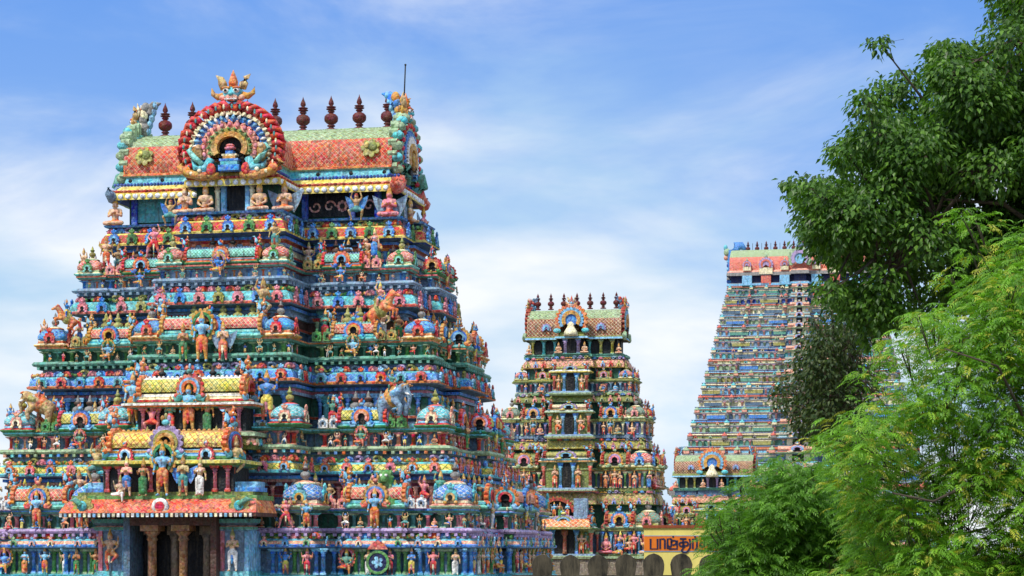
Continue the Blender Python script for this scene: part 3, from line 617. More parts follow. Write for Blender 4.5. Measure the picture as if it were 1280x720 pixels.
def build_near():
    th = R(11.63)
    t = Tower('temple_tower', 'largest and nearest painted temple tower, crowded with colourful statues under a red lattice barrel roof', -10.38, 93.98, th)
    # tier table: ledge top z, ledge half w, d, centre half cw, proj p, kapota bottom/top z, colours
    T = [  # zled, w, d, cw, p, zkb, zkt, zeave, ledge colour, kapota colours (edge, lattice, lines), wall colour
        dict(z=.87, w=10.75, d=8.4, cw=5.05, p=1.3, kb=.13, kt=.46, ev=1.56, led='lilac', k=('blue', 'salmon', 'cream'), wall='dkgreen', dom=('sage', 'salmon', 'blue', 'white', 'cream', 'coral'), vau=('jade', 'mint', 'coral', 'cream', 'cyan'), med=[('sky', 'salmon'), ('salmon', 'cream'), ('blue', 'sky'), ('sage', 'green')], pot=('olive', 'moss'), ks=.5),
        dict(z=4.12, w=9.45, d=6.6, cw=3.9, p=2.2, kb=3.02, kt=3.48, ev=4.78, led='sage', k=('aqua', 'yellow', 'leaf'), wall='slate2', dom=('green', 'red', 'aqua', 'white', 'sky', 'olive'), vau=('green', 'aqua', 'yellow', 'green', 'sky'), med=[('pink', 'rose'), ('orange', 'sky'), ('coral', 'pink'), ('orange', 'blue')], pot=('grey', 'brown'), ks=.62),
        dict(z=7.79, w=8.55, d=5.3, cw=3.4, p=2.35, kb=6.66, kt=7.16, ev=8.36, led='jade', k=('orange', 'blue', 'sky'), wall='dkgreen', dom=('gold', 'cream', 'blue', 'mint', 'orange', 'white'), vau=('mint', 'aqua', 'coral', 'cream', 'mint'), med=[('cyan', 'blue'), ('red', 'orange'), ('sky', 'teal'), ('coral', 'red')], pot=('olive', 'olive'), ks=.66),
        dict(z=10.95, w=7.35, d=4.0, cw=2.85, p=2.5, kb=9.86, kt=10.38, ev=11.44, led='slate', k=('coral', 'aqua', 'mint'), wall='slate', dom=('mint', 'cream', 'coral', 'white', 'sage', 'blue'), vau=('green', 'orange', 'mint', 'green', 'slate'), med=[('blue', 'blue'), ('pink', 'rose'), ('olive', 'olive'), ('rose', 'pink')], pot=('brown', 'dark2'), ks=.68),
    ]
    top = dict(z=13.76, w=6.5, d=2.6, cw=2.25, p=2.75, kb=12.86, kt=13.42, led='blue', k=('yellow', 'red', 'gold'), med=[('blue', 'sky'), ('leaf', 'green')])
    allT = T+[top]
    cdf = lambda d: min(1.6, d*.42)
    # ground storey walls
    q = T[0]
    gp = plan_for(q['w'], q['d'], q['cw'], q['p'], kw=1.9, mw=1.25, cd=2.6, xo=-.25)
    g = sweep(gp, [(.5, -10), (.5, -2.2), (.35, -2.0), (.35, -1.2), (.1, -1.05), (.15, -.95), (-.15, -.93), (-.3, -.85), (-.3, .0)], ['stone', 'stone', 'stone', 'cyan', 'cyan', 'aqua', 'teal', 'slate2'])
    t.solid('base', g)
    for i, q in enumerate(allT):
        nx = allT[i+1] if i+1 < len(allT) else None
        kw = 1.55 if i else 1.9; mw = [1.25, 1.05, 1.0, .9, .6][i]; cd = cdf(q['d'])+(.8 if i == 0 else 0)
        xo = [-.25, -.15, -.05, 0, 0][i]
        pl = plan_for(q['w'], q['d'], q['cw'], q['p'], kw=kw, mw=mw, cd=cd, xo=xo, s=.28 if i < 4 else .02)
        kb, kt, z = q['kb'], q['kt'], q['z']; e, la, li = q['k']
        zl = z-.2 if i < 4 else z-.1; sup = zl-.12 if i < 4 else kt+.2
        gs = [sweep(pl, [(-.55, kb-.14), (.05, kb-.03), (.17, kb), (.19, kb+.08), (.12, kb+.12), (.08, kb+(kt-kb)*.55), (-.02, kt-.08), (-.12, kt), (-.32, kt+.01), (-.32, sup), (-.14, sup+.01), (-.2, zl), (-.02, zl+.02), (.03, zl+.1), (-.04, z), (-.32, z)],
                    [P['slate2'], 'deep' if i == 4 else 'slate', e, e, la, la, 'cyan' if i < 4 else 'yellow', la, 'slate', q['led'], q.get('wall', 'navy') if i else 'green', q['led'], q['led'], q['led'], q['led']], lat={4: li, 5: li}, ts=.30)]
        # little blocks of the railing under the ledge
        def blk(k, n, x, y, zz, rz):
            c = ['salmon', 'aqua', 'blue', 'orange', q['led']][k % 5] if i == 1 else q['led']
            gs.append(box(-.06, .06, -.13, 0, sup+.005, zl-.005, c).tf(Matrix.Translation((x, y, 0)) @ Matrix.Rotation(rz, 4, 'Z')))
        runs = [(0, q['d']-.1, q['cw']+.1, q['w']-.1), (0, q['d']-.1, -q['w']+.1, -q['cw']-.1), (0, q['d']+q['p']-.1, -q['cw'], q['cw']), (PI/2, q['w']-.1, -q['d']+.1, -cd), (PI/2, q['w']+.4, -cd, cd), (PI/2, q['w']-.1, cd, q['d']-.1), (PI/2, q['cw']-.1, -q['d']-q['p']+.2, -q['d']-.3)]
        if i < 4:
            for rz, off, a0, a1 in runs: row(t, rz, off, a0, a1, 0, .34, blk)
        beads = []
        if i < 4:
            # wall zone behind the small figures + roof of the parapet block
            ev = q['ev']; inn = plan_for(nx['w']-.45+(.25 if i == 0 else 0), nx['d']-.45, nx['cw']-.15, nx['p']-.1, kw=1.2, mw=.6, cd=cdf(nx['d']), s=.2)
            gs.append(sweep(pl, [(-.42, z-.02), (-.42, ev-.12), (-.2, ev-.1), (-.12, ev-.02), (-.12, ev+.04), (-.5, ev+.10)], [q['wall'], 'rust' if i == 3 else q['led'], 'jade', e, q['led']]))
            kz = nx['kb']-.1
            gs.append(sweep(inn, [(0, ev-.2), (0, ev+.5), (.1, ev+.52), (.1, ev+.62), (0, ev+.64), (0, kz-.42), (.1, kz-.4), (.1, kz-.28), (.02, kz-.26), (.02, kz-.14), (.16, kz-.12), (.16, kz)],
                            ['slate2', 'sky', 'rust', 'slate', ['maroon', 'dkgreen', 'brown', 'cream'][i], ['rust', 'maroon', 'grey', 'deep'][i], 'slate', 'teal', ['salmon', 'rose', 'slate', 'rust'][i], ['aqua', 'teal', 'slate', 'orange'][i], 'blue']))
        t.solid('storey', J(gs))
        # --- medallions and bumps on the cornice
        mds = q['med']; ksc = q.get('ks', .7)
        def mfn(k, n, x, y, zz, rz):
            c = mds[(k+i) % len(mds)]; kk, g = med(c[0], c[1], 'dark', mds[(k+i+1) % len(mds)][0] if i in (1, 2) else None, 7 if k % 2 else 9)
            t.put('cornice_medallion', kk, g, x, y, zz, rz, ksc*(1 if i else .8))
        for rz, off, a0, a1 in runs:
            st = .84 if i < 4 else .9
            if rz: st = .72
            row(t, rz, off+.27, a0, a1, kb+.04, st, mfn)
        def bfn(k, n, x, y, zz, rz):
            j = (k*3+i*2+rng.randint(0, 2)) % 8; kk, g = proto(('bump', j), BUMPS[j]); t.put('frieze_flower', kk, g, x, y, zz, rz, 1.25)
        for rz, off, a0, a1 in runs: row(t, rz, off-.12, a0, a1, kt-.02, .38, bfn)
        if i < 4:
            def tiny(k, n, x, y, zz, rz):
                j = (k*2+i) % 4; kk, g = proto(('tiny', j), lambda: J(fan(0, .5, -.1, .1, ['cream', 'aqua', 'salmon', 'olive'][j], -30, 210, 5, 1, .2, z=.3), ell(0, -.1, .28, .14, .06, .16, ['red', 'blue', 'leaf', 'orange'][j], 6, 4))); t.put('frieze_flower', kk, g, x, y, zz, rz, .24)
            for rz, off, a0, a1 in runs: row(t, rz, off-.28, a0, a1, q['ev']+.04, .27, tiny)
        if i == 4: break
        # --- pilasters + little figures in the wall zone
        h = ev-.12-z
        pc = [('pink', 'aqua'), ('red', 'salmon'), ('leaf', 'sage'), ('blue', 'sky')][i]
        pc2 = [('teal', 'sage'), ('salmon', 'rose'), ('jade', 'mint'), ('orange', 'cyan')][i]
        pg = []
        def wz(k, n, x, y, zz, rz):
            if k % 2 == 0:
                j = (k//2) % 2; kk, g = proto(('pil', i, j), lambda: pilaster(*(pc if j == 0 else pc2)))
                t.put('pilaster', kk, g, x, y, zz, rz, 1.1, sz=h)
            else:
                kd = rng.choice(SMALL); pl_ = rng.randrange(9); hh = h*(.92 if 'sit' not in kd and kd != 'plump' else 1.35)*rng.uniform(.88, 1)
                dx, dy = rp(rz, 0, .22); put_fig(t, kd, pl_, x+dx, y+dy, zz+(.0 if kd != 'sitgod' else .14), hh*.92, rz, imp=hh*(.8 if rz else 1))
        for rz, off, a0, a1 in runs: row(t, rz, off-.40, a0+.1, a1-.1, z, .30 if rz == 0 else .36, wz)
        # --- parapet shrines
        sc = [1.0, .86, .82, .72][i]
        dk = ('dome', i); _, dp = proto(dk, lambda: dome_parts(q['dom'], [('aqua', 'gold', 1), ('salmon', 'cream', 0), ('red', 'coral', 1), ('leaf', 'mint', 0)][i]))
        def dome(x, y, s=1.0):
            t.put('shrine_dome', dk, dp[0], x, y, ev+.06, 0, sc*s, kids=[('finial', dk+('f',), dp[1]), *[('niche_arch', dk+('n', q4), dp[2][q4]) for q4 in (0, 1, 3)]])
        ncs = [('gold', 'blue', 'pink', 'coral'), ('blue', 'orange', 'salmon', 'sky'), ('blue', 'coral', 'gold', 'aqua'), ('orange', 'coral', 'sky', 'blue')]
        ecs = [('orange', 'aqua', 'red', 'sky'), ('red', 'lilac', 'orange', 'slate'), ('gold', 'blue', 'sky', 'orange'), ('red', 'orange', 'gold', 'green')]
        def vault(x, y, Lh, rz=0, s=1.0, pal=None, nc=None):
            pal = pal or q['vau']; nc = nc if nc is not None else i
            vk = ('vault', i, round(Lh/sc/s, 2), pal, nc); _, vp = proto(vk, lambda: vault_parts(Lh/sc/s, pal, ncs[nc], ecs[i]))
            t.put('shrine_vault', vk, vp[0], x, y, ev+.06, rz, sc*s, kids=[('niche_arch', vk+('n',), vp[1]), ('end_arch', vk+('a',), vp[2][0]), ('end_arch', vk+('b',), vp[2][1])])
        w, d, cw, p = q['w'], q['d'], q['cw'], q['p']; r_ = .72*sc+.12
        for sx in (-1, 1):
            dome(sx*(w-r_), -(d-r_)); dome(sx*(w-r_), d-r_)
            mx = (cw+w-kw)/2; vault(sx*mx, -(d-.48*sc-.05), mw*.92)
            # atlas bearers, seated god below, twin niches, pots
            for s2 in (-1, 1): put_fig(t, 'atlas' if rng.random() < .6 else 'stride', rng.choice([7, 0, 2, 7]), sx*mx+s2*mw*.95, -(d+.02), z, h*1.05, imp=2)
            put_fig(t, ['deity', 'sitgod_halo', 'sitgod_halo', 'sitgod'][i], [1, 4, 1, 6][i], sx*mx, -(d+.1), z+(.12 if i else .0), [1.35, .9, 1.0, .85][i], imp=2)
            for off in (mx-mw-.36, mx+mw+.3):
                if off > cw+.2:
                    j = [('salmon', 'rose'), ('white', 'slate'), ('leaf', 'green'), ('olive', 'gold')][(i+int(off > mx)) % 4]
                    kk, g = proto(('twin',)+j, lambda: twin(*j)); t.put('twin_niche', kk, g, sx*off, -(d-.22), ev+.08, 0, .95)
            kk, g = proto(('pot',)+q['pot'], lambda: pot(*q['pot']))
            for a in (-.5, 0, .5): t.put('pot', kk, g, sx*mx+a*1.05, -(d-1.02), ev+.35+(.30 if i else .1), 0, [.85, 1.05, .98, .8][i])
            if i in (1, 2, 3):   # tall pillars of the recessed wall behind
                kk, g = proto(('pill', 'b'), lambda: pilaster('cyan', 'teal', 1, r=.11))
                ax = nx['cw']+.55 if nx['w'] > 5 else 0
                t.put('pilaster', kk, g, sx*(ax), -(nx['d']-.45), ev+.1, 0, 1.2, sz=1.35)
        # side faces
        sd = cdf(d)+(.8 if i == 0 else 0)
        vault(w+.5-.5*sc, 0, max(.7, sd*.85), PI/2, nc=(i+1) % 4)
        put_fig(t, 'deity_halo', 6, w+.45, 0, z+.1, 1.1, PI/2, imp=1.6)
        for yy in (-1, 1):
            put_fig(t, 'atlas', 7, w+.5, yy*sd, z, h*1.05, PI/2, imp=1.5)
            if d-sd > 2.4:
                ym = (d-2*r_+sd)/2+.05
                vk = ('svault', i); _, vp = proto(vk, lambda: vault_parts(.5, q['vau'], ecs[i], ncs[i], dep=.36))
                t.put('shrine_vault', vk, vp[0], w-.55, yy*ym, ev+.06, PI/2, sc*1.05, kids=[('niche_arch', vk+('n',), vp[1])])
                put_fig(t, 'pray', 2+i, w+.0, yy*ym, z, 1.0, PI/2, imp=1.2)
            for a in (-.6, .6):
                kk, g = proto(('pot',)+q['pot'], lambda: pot(*q['pot'])); t.put('pot', kk, g, w-1.2, yy*(sd+.7)+a*.5, ev+.4, 0, .85)
        vault(-(w+.5-.5*sc), 0, max(.7, sd*.85), -PI/2, nc=(i+1) % 4)
        for yy in (-1, 1):
            put_fig(t, ['atlas', 'lady'][yy > 0], 7, -(w-.15), yy*sd*.9, z, h*1.1, -PI/2, imp=1.0)
            put_fig(t, 'deity', rng.choice([0, 1, 6]), -(w-.35), -(d-.9)+.5*yy, ev+.1, 1.0, -.6, imp=1.2)
        row(t, -PI/2, w+.17, -d, d, kb+.04, .8, mfn)
        # --- central projection
        yf = -(d+p)
        if i == 0:
            for sx in (-1, 1):
                dome(sx*4.3, yf+.8); put_fig(t, ['dance', 'stride'][sx > 0], [6, 8][sx > 0], sx*4.0-.2, yf-.05, z, 1.05, imp=3); put_fig(t, 'deity', [4, 1][sx > 0], sx*4.6, yf-.05, z, .95, imp=3)
                put_fig(t, 'deity2', [0, 6][sx > 0], sx*5.6, -(d-.9), ev+.1, 1.4, imp=3)
        if i == 3 or i == 2:
            Lc = cw-2*r_-.05 + (.15 if i == 2 else 0)
            for sx in (-1, 1): dome(sx*(cw-r_), yf+r_)
            vault(0, yf+.45, Lc, nc=i, s=1.15 if i == 2 else 1.0)
            for sx in (-1, 1): put_fig(t, 'atlas', 7, sx*Lc*1.0, yf-.1, z, h*1.2, imp=3)
            if i == 3: put_fig(t, 'sitgod_halo', 6, 0, yf-.2, z+.2, 1.05, imp=3)
            else:
                put_fig(t, 'deity_halo', 1, -.25, yf-.25, z-.35, 1.75, imp=4); put_fig(t, 'pray', 3, -1.05, yf-.2, z-.3, 1.3, imp=4); put_fig(t, 'pray_wing', 0, .6, yf-.2, z-.3, 1.35, imp=4)
            kk, g = proto(('pot',)+q['pot'], lambda: pot(*q['pot']))
            n_ = 5 if i == 2 else 3
            for k in range(n_): t.put('pot', kk, g, (k-(n_-1)/2)*(.62 if i == 2 else .85)+.1, yf+1.3, ev+.72*(1 if i == 2 else .85), 0, .98 if i == 2 else .8)
        kk, g = proto(('rp', i), lambda: pilaster(*[('salmon', 'maroon'), ('blue', 'sky'), ('sage', 'rust'), ('blue', 'orange')][i], r=.085))
        hz = nx['kb']-.35-(ev+.1)
        for rz, off, a0, a1 in [(0, nx['d']-.45, nx['cw'], nx['w']-.5), (0, nx['d']-.45, -nx['w']+.5, -nx['cw']), (0, nx['d']+nx['p']-.55, -nx['cw']+.2, nx['cw']-.2), (PI/2, nx['w']-.45, -nx['d']+.5, nx['d']-.5)]:
            row(t, rz, off+.02, a0, a1, ev+.1, .62, lambda k, n, x, y, zz, r0: t.put('pilaster', kk, g, x, y, zz, r0, 1, sz=hz, imp=.6))
        # rows of seated and standing figures against the recessed wall, seen between the shrines
        for sx in (-1, 1):
            for a in np.arange(nx['cw']+.3, w-1.4, .62):
                if rng.random() < .8: put_fig(t, rng.choice(['pray', 'stand', 'lady', 'deity2', 'dance']), rng.randrange(9), sx*a+rng.uniform(-.12, .12), -(d-1.0), ev+.1, rng.uniform(.9, 1.3), imp=.8)
        for a in np.arange(-d+1.6, d-1.2, .95): put_fig(t, rng.choice(['pray', 'deity', 'lady', 'dance']), rng.randrange(9), w-.9, a, ev+.15, 1.15, PI/2, imp=.9)
    # --- tier 2 centre: raised barrel above a niche full of statues
    d, p, cw = 6.6, 2.2, 3.9; yf = -(d+p)
    g = J(sweep(rect(2.5, .75, -.15, yf-.1), [(0, 3.9), (.1, 4.35), (.25, 4.4), (.25, 4.55), (0, 4.6), (-.3, 4.62), (-.3, 5.5), (.1, 5.55), (.2, 5.62), (.2, 5.7), (0, 5.74)], ['moss', 'stone', 'sage', 'stone', 'teal', 'dark2', 'teal', 'orange', 'white', 'sage']),
          *[pilaster('rose', 'pink').at(x=x, y=yf-.62, z=4.6, sz=.95, s=1) for x in (-2.1, -1.5, 1.2, 1.8)])
    t.solid('niche_storey', g)
    for x in np.arange(-2.5, 2.6, .36):
        kk, g2 = proto(('tiny', int(abs(x)*9) % 4), None); t.put('frieze_flower', kk, g2, x-.15, yf-.93, 4.0, 0, .42)
    for k in range(3):
        kk, g2 = proto(('tiny', k), None); t.put('frieze_flower', kk, g2, 2.5, yf-.6+k*.45, 4.0, PI/2, .42)
    vp = vault_parts(2.15/1.12, ('red', 'cream', 'yellow', 'green', 'white'), ('coral', 'sky', 'orange', 'teal'), ('orange', 'gold', 'red', 'sky'), dep=.5)
    t.put('shrine_vault', ('cv2',), vp[0], -.15, yf-.1, 5.72, 0, 1.12, kids=[('niche_arch', ('cv2n',), vp[1]), ('end_arch', ('cv2a',), vp[2][0]), ('end_arch', ('cv2b',), vp[2][1])])
    put_fig(t, 'deity_halo', 1, -.2, yf-.75, 4.55, 1.72, imp=5)
    for x, k, c, hh in ((-.95, 'pray', 4, 1.25), (.55, 'lady', 3, 1.3), (-1.7, 'atlas', 8, 1.15), (1.5, 'stride', 5, 1.15)): put_fig(t, k, c, x, yf-.75, 4.55, hh, imp=4)
    for x in (-1.75, -1.25, 1.05, 1.6): t.put('pot', *proto(('pot', 'olive', 'olive'), lambda: pot('olive', 'olive')), x, yf-1.1, 3.95, 0, .95)
    kk, g = proto(('dome', 1), None); 
    for sx in (-1, 1):
        t.put('shrine_dome', ('dome', 1), g[0], sx*3.55-.1, yf+.6, 4.84, 0, .86, kids=[('finial', ('dome', 1, 'f'), g[1]), *[('niche_arch', ('dome', 1, 'n', q4), g[2][q4]) for q4 in (0, 1, 3)]])
        put_fig(t, 'deity', [1, 6][sx > 0], sx*2.75-.1, yf+.2, 5.0, 1.75, imp=4)
    for k in range(4): t.put('pot', *proto(('pot', 'brown', 'dark2'), lambda: pot('brown', 'dark2')), -1.9+k*1.05, yf+.9, 6.45, 0, .95)
    # --- tier 1 centre: great barrel, statue platform, lattice awning, porch
    d, p = 8.4, 2.2; yf = -(d+p); xo = -.35   # porch front
    g = J(sweep(rect(2.7, 1.0, xo, yf+.1), [(-.1, 2.0), (-.1, 3.15), (.1, 3.2), (.3, 3.28), (.3, 3.4), (.05, 3.45)], ['dark2', 'jade', 'leaf', 'yellow', 'sage']),
          box(xo-3.8, xo+3.6, yf-1.0, yf+1.0, 1.9, 2.08, 'leaf'), box(xo-3.6, xo+3.4, yf-.9, yf+.9, 2.08, 2.22, 'moss'),
          box(xo-3.4, xo-2.2, yf-.7, yf+.2, 2.22, 2.38, 'blue'), box(xo+2.0, xo+3.6, yf-.7, yf+.2, 2.22, 2.38, 'blue'), box(xo-3.3, xo-2.3, yf-.6, yf+.2, 2.38, 2.6, 'sky'), box(xo+2.1, xo+3.5, yf-.6, yf+.2, 2.38, 2.6, 'sky'),
          *[pilaster('rose', 'red').at(x=xo+x, y=yf-.86, z=2.22, sz=1.0, s=1) for x in (-2.4, -1.9, -.65, .65, 1.9, 2.4)])
    t.solid('niche_storey', g)
    vp = vault_parts(2.45/1.3, ('leaf', 'sky', 'yellow', 'coral', 'gold'), ('lilac', 'olive', 'gold', 'aqua'), ('orange', 'blue', 'red', 'cyan'), dep=.62)
    t.put('shrine_vault', ('cv1',), vp[0], xo, yf-.1, 3.42, 0, 1.25, kids=[('niche_arch', ('cv1n',), vp[1].at(s=1.05)), ('end_arch', ('cv1a',), vp[2][0]), ('end_arch', ('cv1b',), vp[2][1])])
    put_fig(t, 'deity_halo', 1, xo-.05, yf-1.25, 2.06, 1.75, imp=6)
    for x, k, c, hh in ((-1.5, 'pray', 5, 1.3), (-.85, 'lady', 3, 1.25), (-1.75, 'sitgod', 2, 1.1), (.75, 'pray_wing', 7, 1.35), (1.4, 'lady', 2, 1.25), (-2.9, 'atlas', 7, 1.5), (2.6, 'dance', 7, 1.5), (-2.3, 'stand', 4, 1.2), (2.1, 'stride', 3, 1.2)):
        put_fig(t, k, c, xo+x, yf-1.2 if abs(x) < 2 else yf-.6, 2.06 if abs(x) < 2 else 2.6, hh, imp=5)
    for s_ in (-.62, .62): t.put('niche_arch', ('smn',), niche(('red', 'white', 'sky', 'coral')), xo+s_*2.6, yf-1.05, 3.62, 0, .62)
    # awning
    aw = []
    X0, X1 = xo-3.75, xo+3.55
    V = [(X0, yf-1.0, 1.95), (X1, yf-1.0, 1.95), (X1+.15, yf-1.45, 1.75), (X0-.15, yf-1.45, 1.75), (X1+.25, yf-1.75, 1.42), (X0-.25, yf-1.75, 1.42)]
    aw.append(Geo(V, [3, 2, 1, 0, 5, 4, 2, 3], [4, 4], np.array([P['awn'], P['awn']]), np.array([P['salmon'], P['salmon']]), 1, False, [(0, 0), (52, 0), (52, 3), (0, 3), (0, 3), (52, 3), (52, 6), (0, 6)]))
    aw.append(box(X0-.25, X1+.25, yf-1.78, yf+.8, 1.28, 1.415, 'brown'))
    aw += [box(X0+.1, X1-.1, yf-.98, yf+1.2, 1.43, 1.9, 'rust'), Geo([(X1, yf-1.0, 1.95), (X1+.15, yf-1.45, 1.75), (X1+.25, yf-1.75, 1.42), (X1+.25, yf+.8, 1.42), (X1, yf+.8, 1.95), (X0, yf-1.0, 1.95), (X0-.15, yf-1.45, 1.75), (X0-.25, yf-1.75, 1.42), (X0-.25, yf+.8, 1.42), (X0, yf+.8, 1.95)], [0, 1, 2, 3, 4, 9, 8, 7, 6, 5], [5, 5], 'orange')]
    for k in range(40): aw.append(box(X0-.2+k*(X1-X0+.4)/40, X0-.1+k*(X1-X0+.4)/40, yf-1.84, yf-1.785, 1.26, 1.40, ['white', 'sky', 'cream'][k % 3]))
    aw.append(lathe([(.33, 0), (.33, .06), (.2, .1), (.1, .1)], 20, cs=['sky', 'white', 'red']).at(xo, yf-1.6, 1.65, rx=PI/2))
    for sx in (-1, 1): aw.append(J(fan(0, .42, 0, .1, 'olive', 0, 360, 9, 1, .25), ell(0, -.06, 0, .2, .08, .2, 'aqua'), tube([(0, -.05, 0), (.3, 0, .25), (.55, .1, .2)], [.15, .1, .02], 6, 'jade')).at(xo+sx*3.1, yf-1.62, 1.68, sx=sx))
    t.solid('awning', J(aw))
    # porch: columns before a doorway; its near-black back box paints the interior shade
    po = [box(xo-1.55, xo+1.75, yf+.52, yf+1.25, -3.5, 1.28, 'dark'), box(xo-1.75, xo-1.5, yf-.9, yf+1.2, -3.5, 1.27, 'slate2'), box(xo-1.5, xo+1.75, yf-.9, yf+.8, .95, 1.275, 'brown'), box(xo+1.72, xo+1.95, yf-.9, yf+1.2, -3.5, 1.27, 'brown')]
    t.solid('porch', J(po))
    for x in (-.72, .52, ): 
        col = J(lathe([(.2, -3.5), (.17, -3.3), (.16, .35), (.22, .42), (.17, .5), (.17, .55), (.3, .68), (.3, .74)], 12, 'clay'), box(-.36, .36, -.36, .36, .74, .96, 'clay'))
        t.put('column', ('pcol',), col, xo+x, yf-.55, 0, 0, 1)
    for x in (-1.05, -.1, 1.2): t.put('column', ('pcol2',), J(lathe([(.17, -3.5), (.15, .4), (.22, .6)], 10, 'stone'), box(-.28, .28, -.1, .1, .6, .94, 'stone')), xo+x, yf+.2, 0, 0, 1)
    for sx, k in ((-1, 'guard'), (1, 'pray')):
        x = xo+sx*2.4-(.0 if sx < 0 else -.1)
        t.solid('guardian_niche', J(box(x-.6, x+.6, yf-.5, yf+1.1, -2.5, -.78, 'cyan'), box(x-.45, x+.45, yf-.35, yf+1.1, -.775, .82, 'slate'), box(x-.56, x-.4, yf-.42, yf+1.05, -.777, .75, 'pink'), box(x+.4, x+.56, yf-.42, yf+1.05, -.777, .75, 'sky'), sweep(rect(.6, .3, x, yf-.1), [(0, .75), (.1, .8), (.1, .9), (0, .95), (.15, 1.05), (.2, 1.2)], ['sky', 'jade', 'salmon', 'slate2', 'teal'])))
        put_fig(t, k, 2 if sx > 0 else 0, x, yf-.62, -.78, 1.4, imp=6)
    # --- ground storey figures between paired pilasters
    q = T[0]
    kinds = ['deity', 'sitgod_halo', 'deity2', 'pray', 'deity', 'lady', 'sitgod_halo', 'guard', 'pray', 'deity2', 'lady', 'stand']
    pg = []
    def gw(k, n, x, y, zz, rz):
        dx, dy = rp(rz, 0, .0)
        if k % 2 == 0:
            for s in (-.14, .14):
                ax, ay = rp(rz, s, 0); kk, g = proto(('gp', k % 4 // 2), lambda: pilaster(*[('blue', 'sky'), ('leaf', 'sage')][k % 4 // 2], r=.08))
                t.put('pilaster', kk, g, x+ax, y+ay, zz, rz, 1.02)
        else:
            kd = kinds[(k+int(abs(x)*3)) % 12]; c = rng.choice([0, 1, 2, 3, 6, 8]) if 'halo' not in kd else rng.choice([6, 1, 4, 0]); ax, ay = rp(rz, 0, .25)
            sit = 'sit' in kd
            if kd == 'deity_halo' and c == 0: c = 1
            put_fig(t, kd, c, x+ax, y+ay, zz+(.22 if sit else .0), 1.12 if sit else .92, rz, imp=3 if rz == 0 else 1.3)
    for rz, off, a0, a1 in [(0, q['d']+.32, q['cw']+.1, q['w']), (0, q['d']+.32, -q['w'], -q['cw']-.1), (0, q['d']+q['p']+.32, 3.1, q['cw']+.2), (0, q['d']+q['p']+.32, -q['cw']-.3, -3.4), (PI/2, q['w']+.3, -q['d'], -2.6), (PI/2, q['w']+.8, -2.6, 2.6), (PI/2, q['w']+.3, 2.6, q['d'])]:
        row(t, rz, off-.6, a0, a1, -.93, .42, gw)
    w_ = sweep(gp, [(-.33, -.95), (-.33, .02)], ['slate2'], caps=False); t.solid('wall', w_)
    # green oval emblem on the ground storey wall
    t.solid('emblem', J(fan(.36, .46, -.06, .02, 'leaf', 0, 360, 16), fan(0, .37, -.03, .02, 'navy', 0, 360, 16), fan(0, .24, -.06, -.03, 'sky', 0, 360, 5, 1, .5), prism([(-.4, .5), (.4, .5), (.25, .72), (0, .85), (-.25, .72)], -.07, .03, 'coral')).at(x=7.1, y=-(q['d']+.18), z=-.45))
    # --- special sculptures
    hk = dict(h='orange', m='red', b='olive', k='dark'); ek = dict(h='slate', e='sky', w='white', b='gold', k='dark'); H = horse(hk); E_ = elephant(ek); E2 = elephant(dict(h='tan', e='olive', w='white', b='orange', k='dark'))
    rid = FIG['rider', 6]; rid2 = FIG['rider', 4]; rid3 = FIG['rider', 5]
    t.put('horse_statue', ('h1',), H, 6.3, -5.0, 8.8, -.2, .9, kids=[('rider', ('h1r',), rid3.at(-.05, -.05, 1.35, rz=PI/2*.5, s=1.15))], imp=9)
    t.put('horse_statue', ('h2',), H, -7.2, -5.0, 8.95, PI+.35, .66, kids=[('rider', ('h2r',), rid.at(-.05, .0, 1.35, rz=-PI*.75, s=1.15))], imp=9)
    t.put('elephant_statue', ('e1',), E_, 7.15, -6.4, 5.1, -.35, .78, kids=[('rider', ('e1r',), rid2.at(-.05, -.05, 1.75, rz=.8, s=1.15))], imp=9)
    t.put('elephant_statue', ('e2',), E2, -7.9, -6.2, 5.15, PI+.35, .72, kids=[('rider', ('e2r',), rid3.at(-.05, 0, 1.75, rz=-2.3, s=1.15))], imp=9)
    t.put('lion_statue', ('l1',), lion(dict(h='leaf', m='green', e='white', k='dark')), 7.25, -8.0, 1.66, 0, .95, imp=9)
    for x, y, z, k, c, hh in ((1.9, -6.9, 9.0, 'dance', 7, 1.6), (-2.4, -6.6, 8.9, 'deity2', 1, 1.5), (2.2, -6.2, 12.0, 'stand', 7, 1.1), (-3.0, -5.9, 11.9, 'stride', 8, 1.2), (-6.0, -3.6, 11.8, 'deity', 0, 1.2), (5.6, -3.6, 12.0, 'lady', 5, 1.0)):
        put_fig(t, k, c, x, y, z, hh, imp=5)
    # --- neck storey
    q = top; zf = q['z']
    npn = plan_for(5.7, 1.75, 1.75, 2.6, cd=.8, ps=.3, s=0.01)
    g = [sweep(npn, [(0, zf-.02), (.12, zf), (.12, zf+.12), (0, zf+.14), (0, 15.05)], ['slate', 'slate', 'slate', 'dkgreen']),
         box(2.3, 5.2, -1.85, -1.74, zf+.2, 15.0, 'dark'), box(-5.3, -2.2, -1.85, -1.74, zf+.2, 15.0, 'teal')]
    for x in (2.15, 5.3, -2.1, -5.4, 4.2, -3.6): g.append(box(x-.12, x+.12, -2.0, -1.8, zf+.1, 15.0, 'deep'))
    # scroll-work on the dark panel
    for cx_ in (2.9, 4.6):
        for s in (-1, 1): g.append(tube([(cx_+s*.3+.26*math.cos(u)*(1-u/9)*s, -1.87, zf+.62+.26*math.sin(u)*(1-u/9)*s) for u in np.linspace(0, 6.5, 18)], .045, 5, 'salmon'))
    for k in range(8): g.append(ell(3.75+.18*math.cos(k*PI/4), -1.87, zf+.62+.18*math.sin(k*PI/4), .075, .03, .075, 'salmon'))
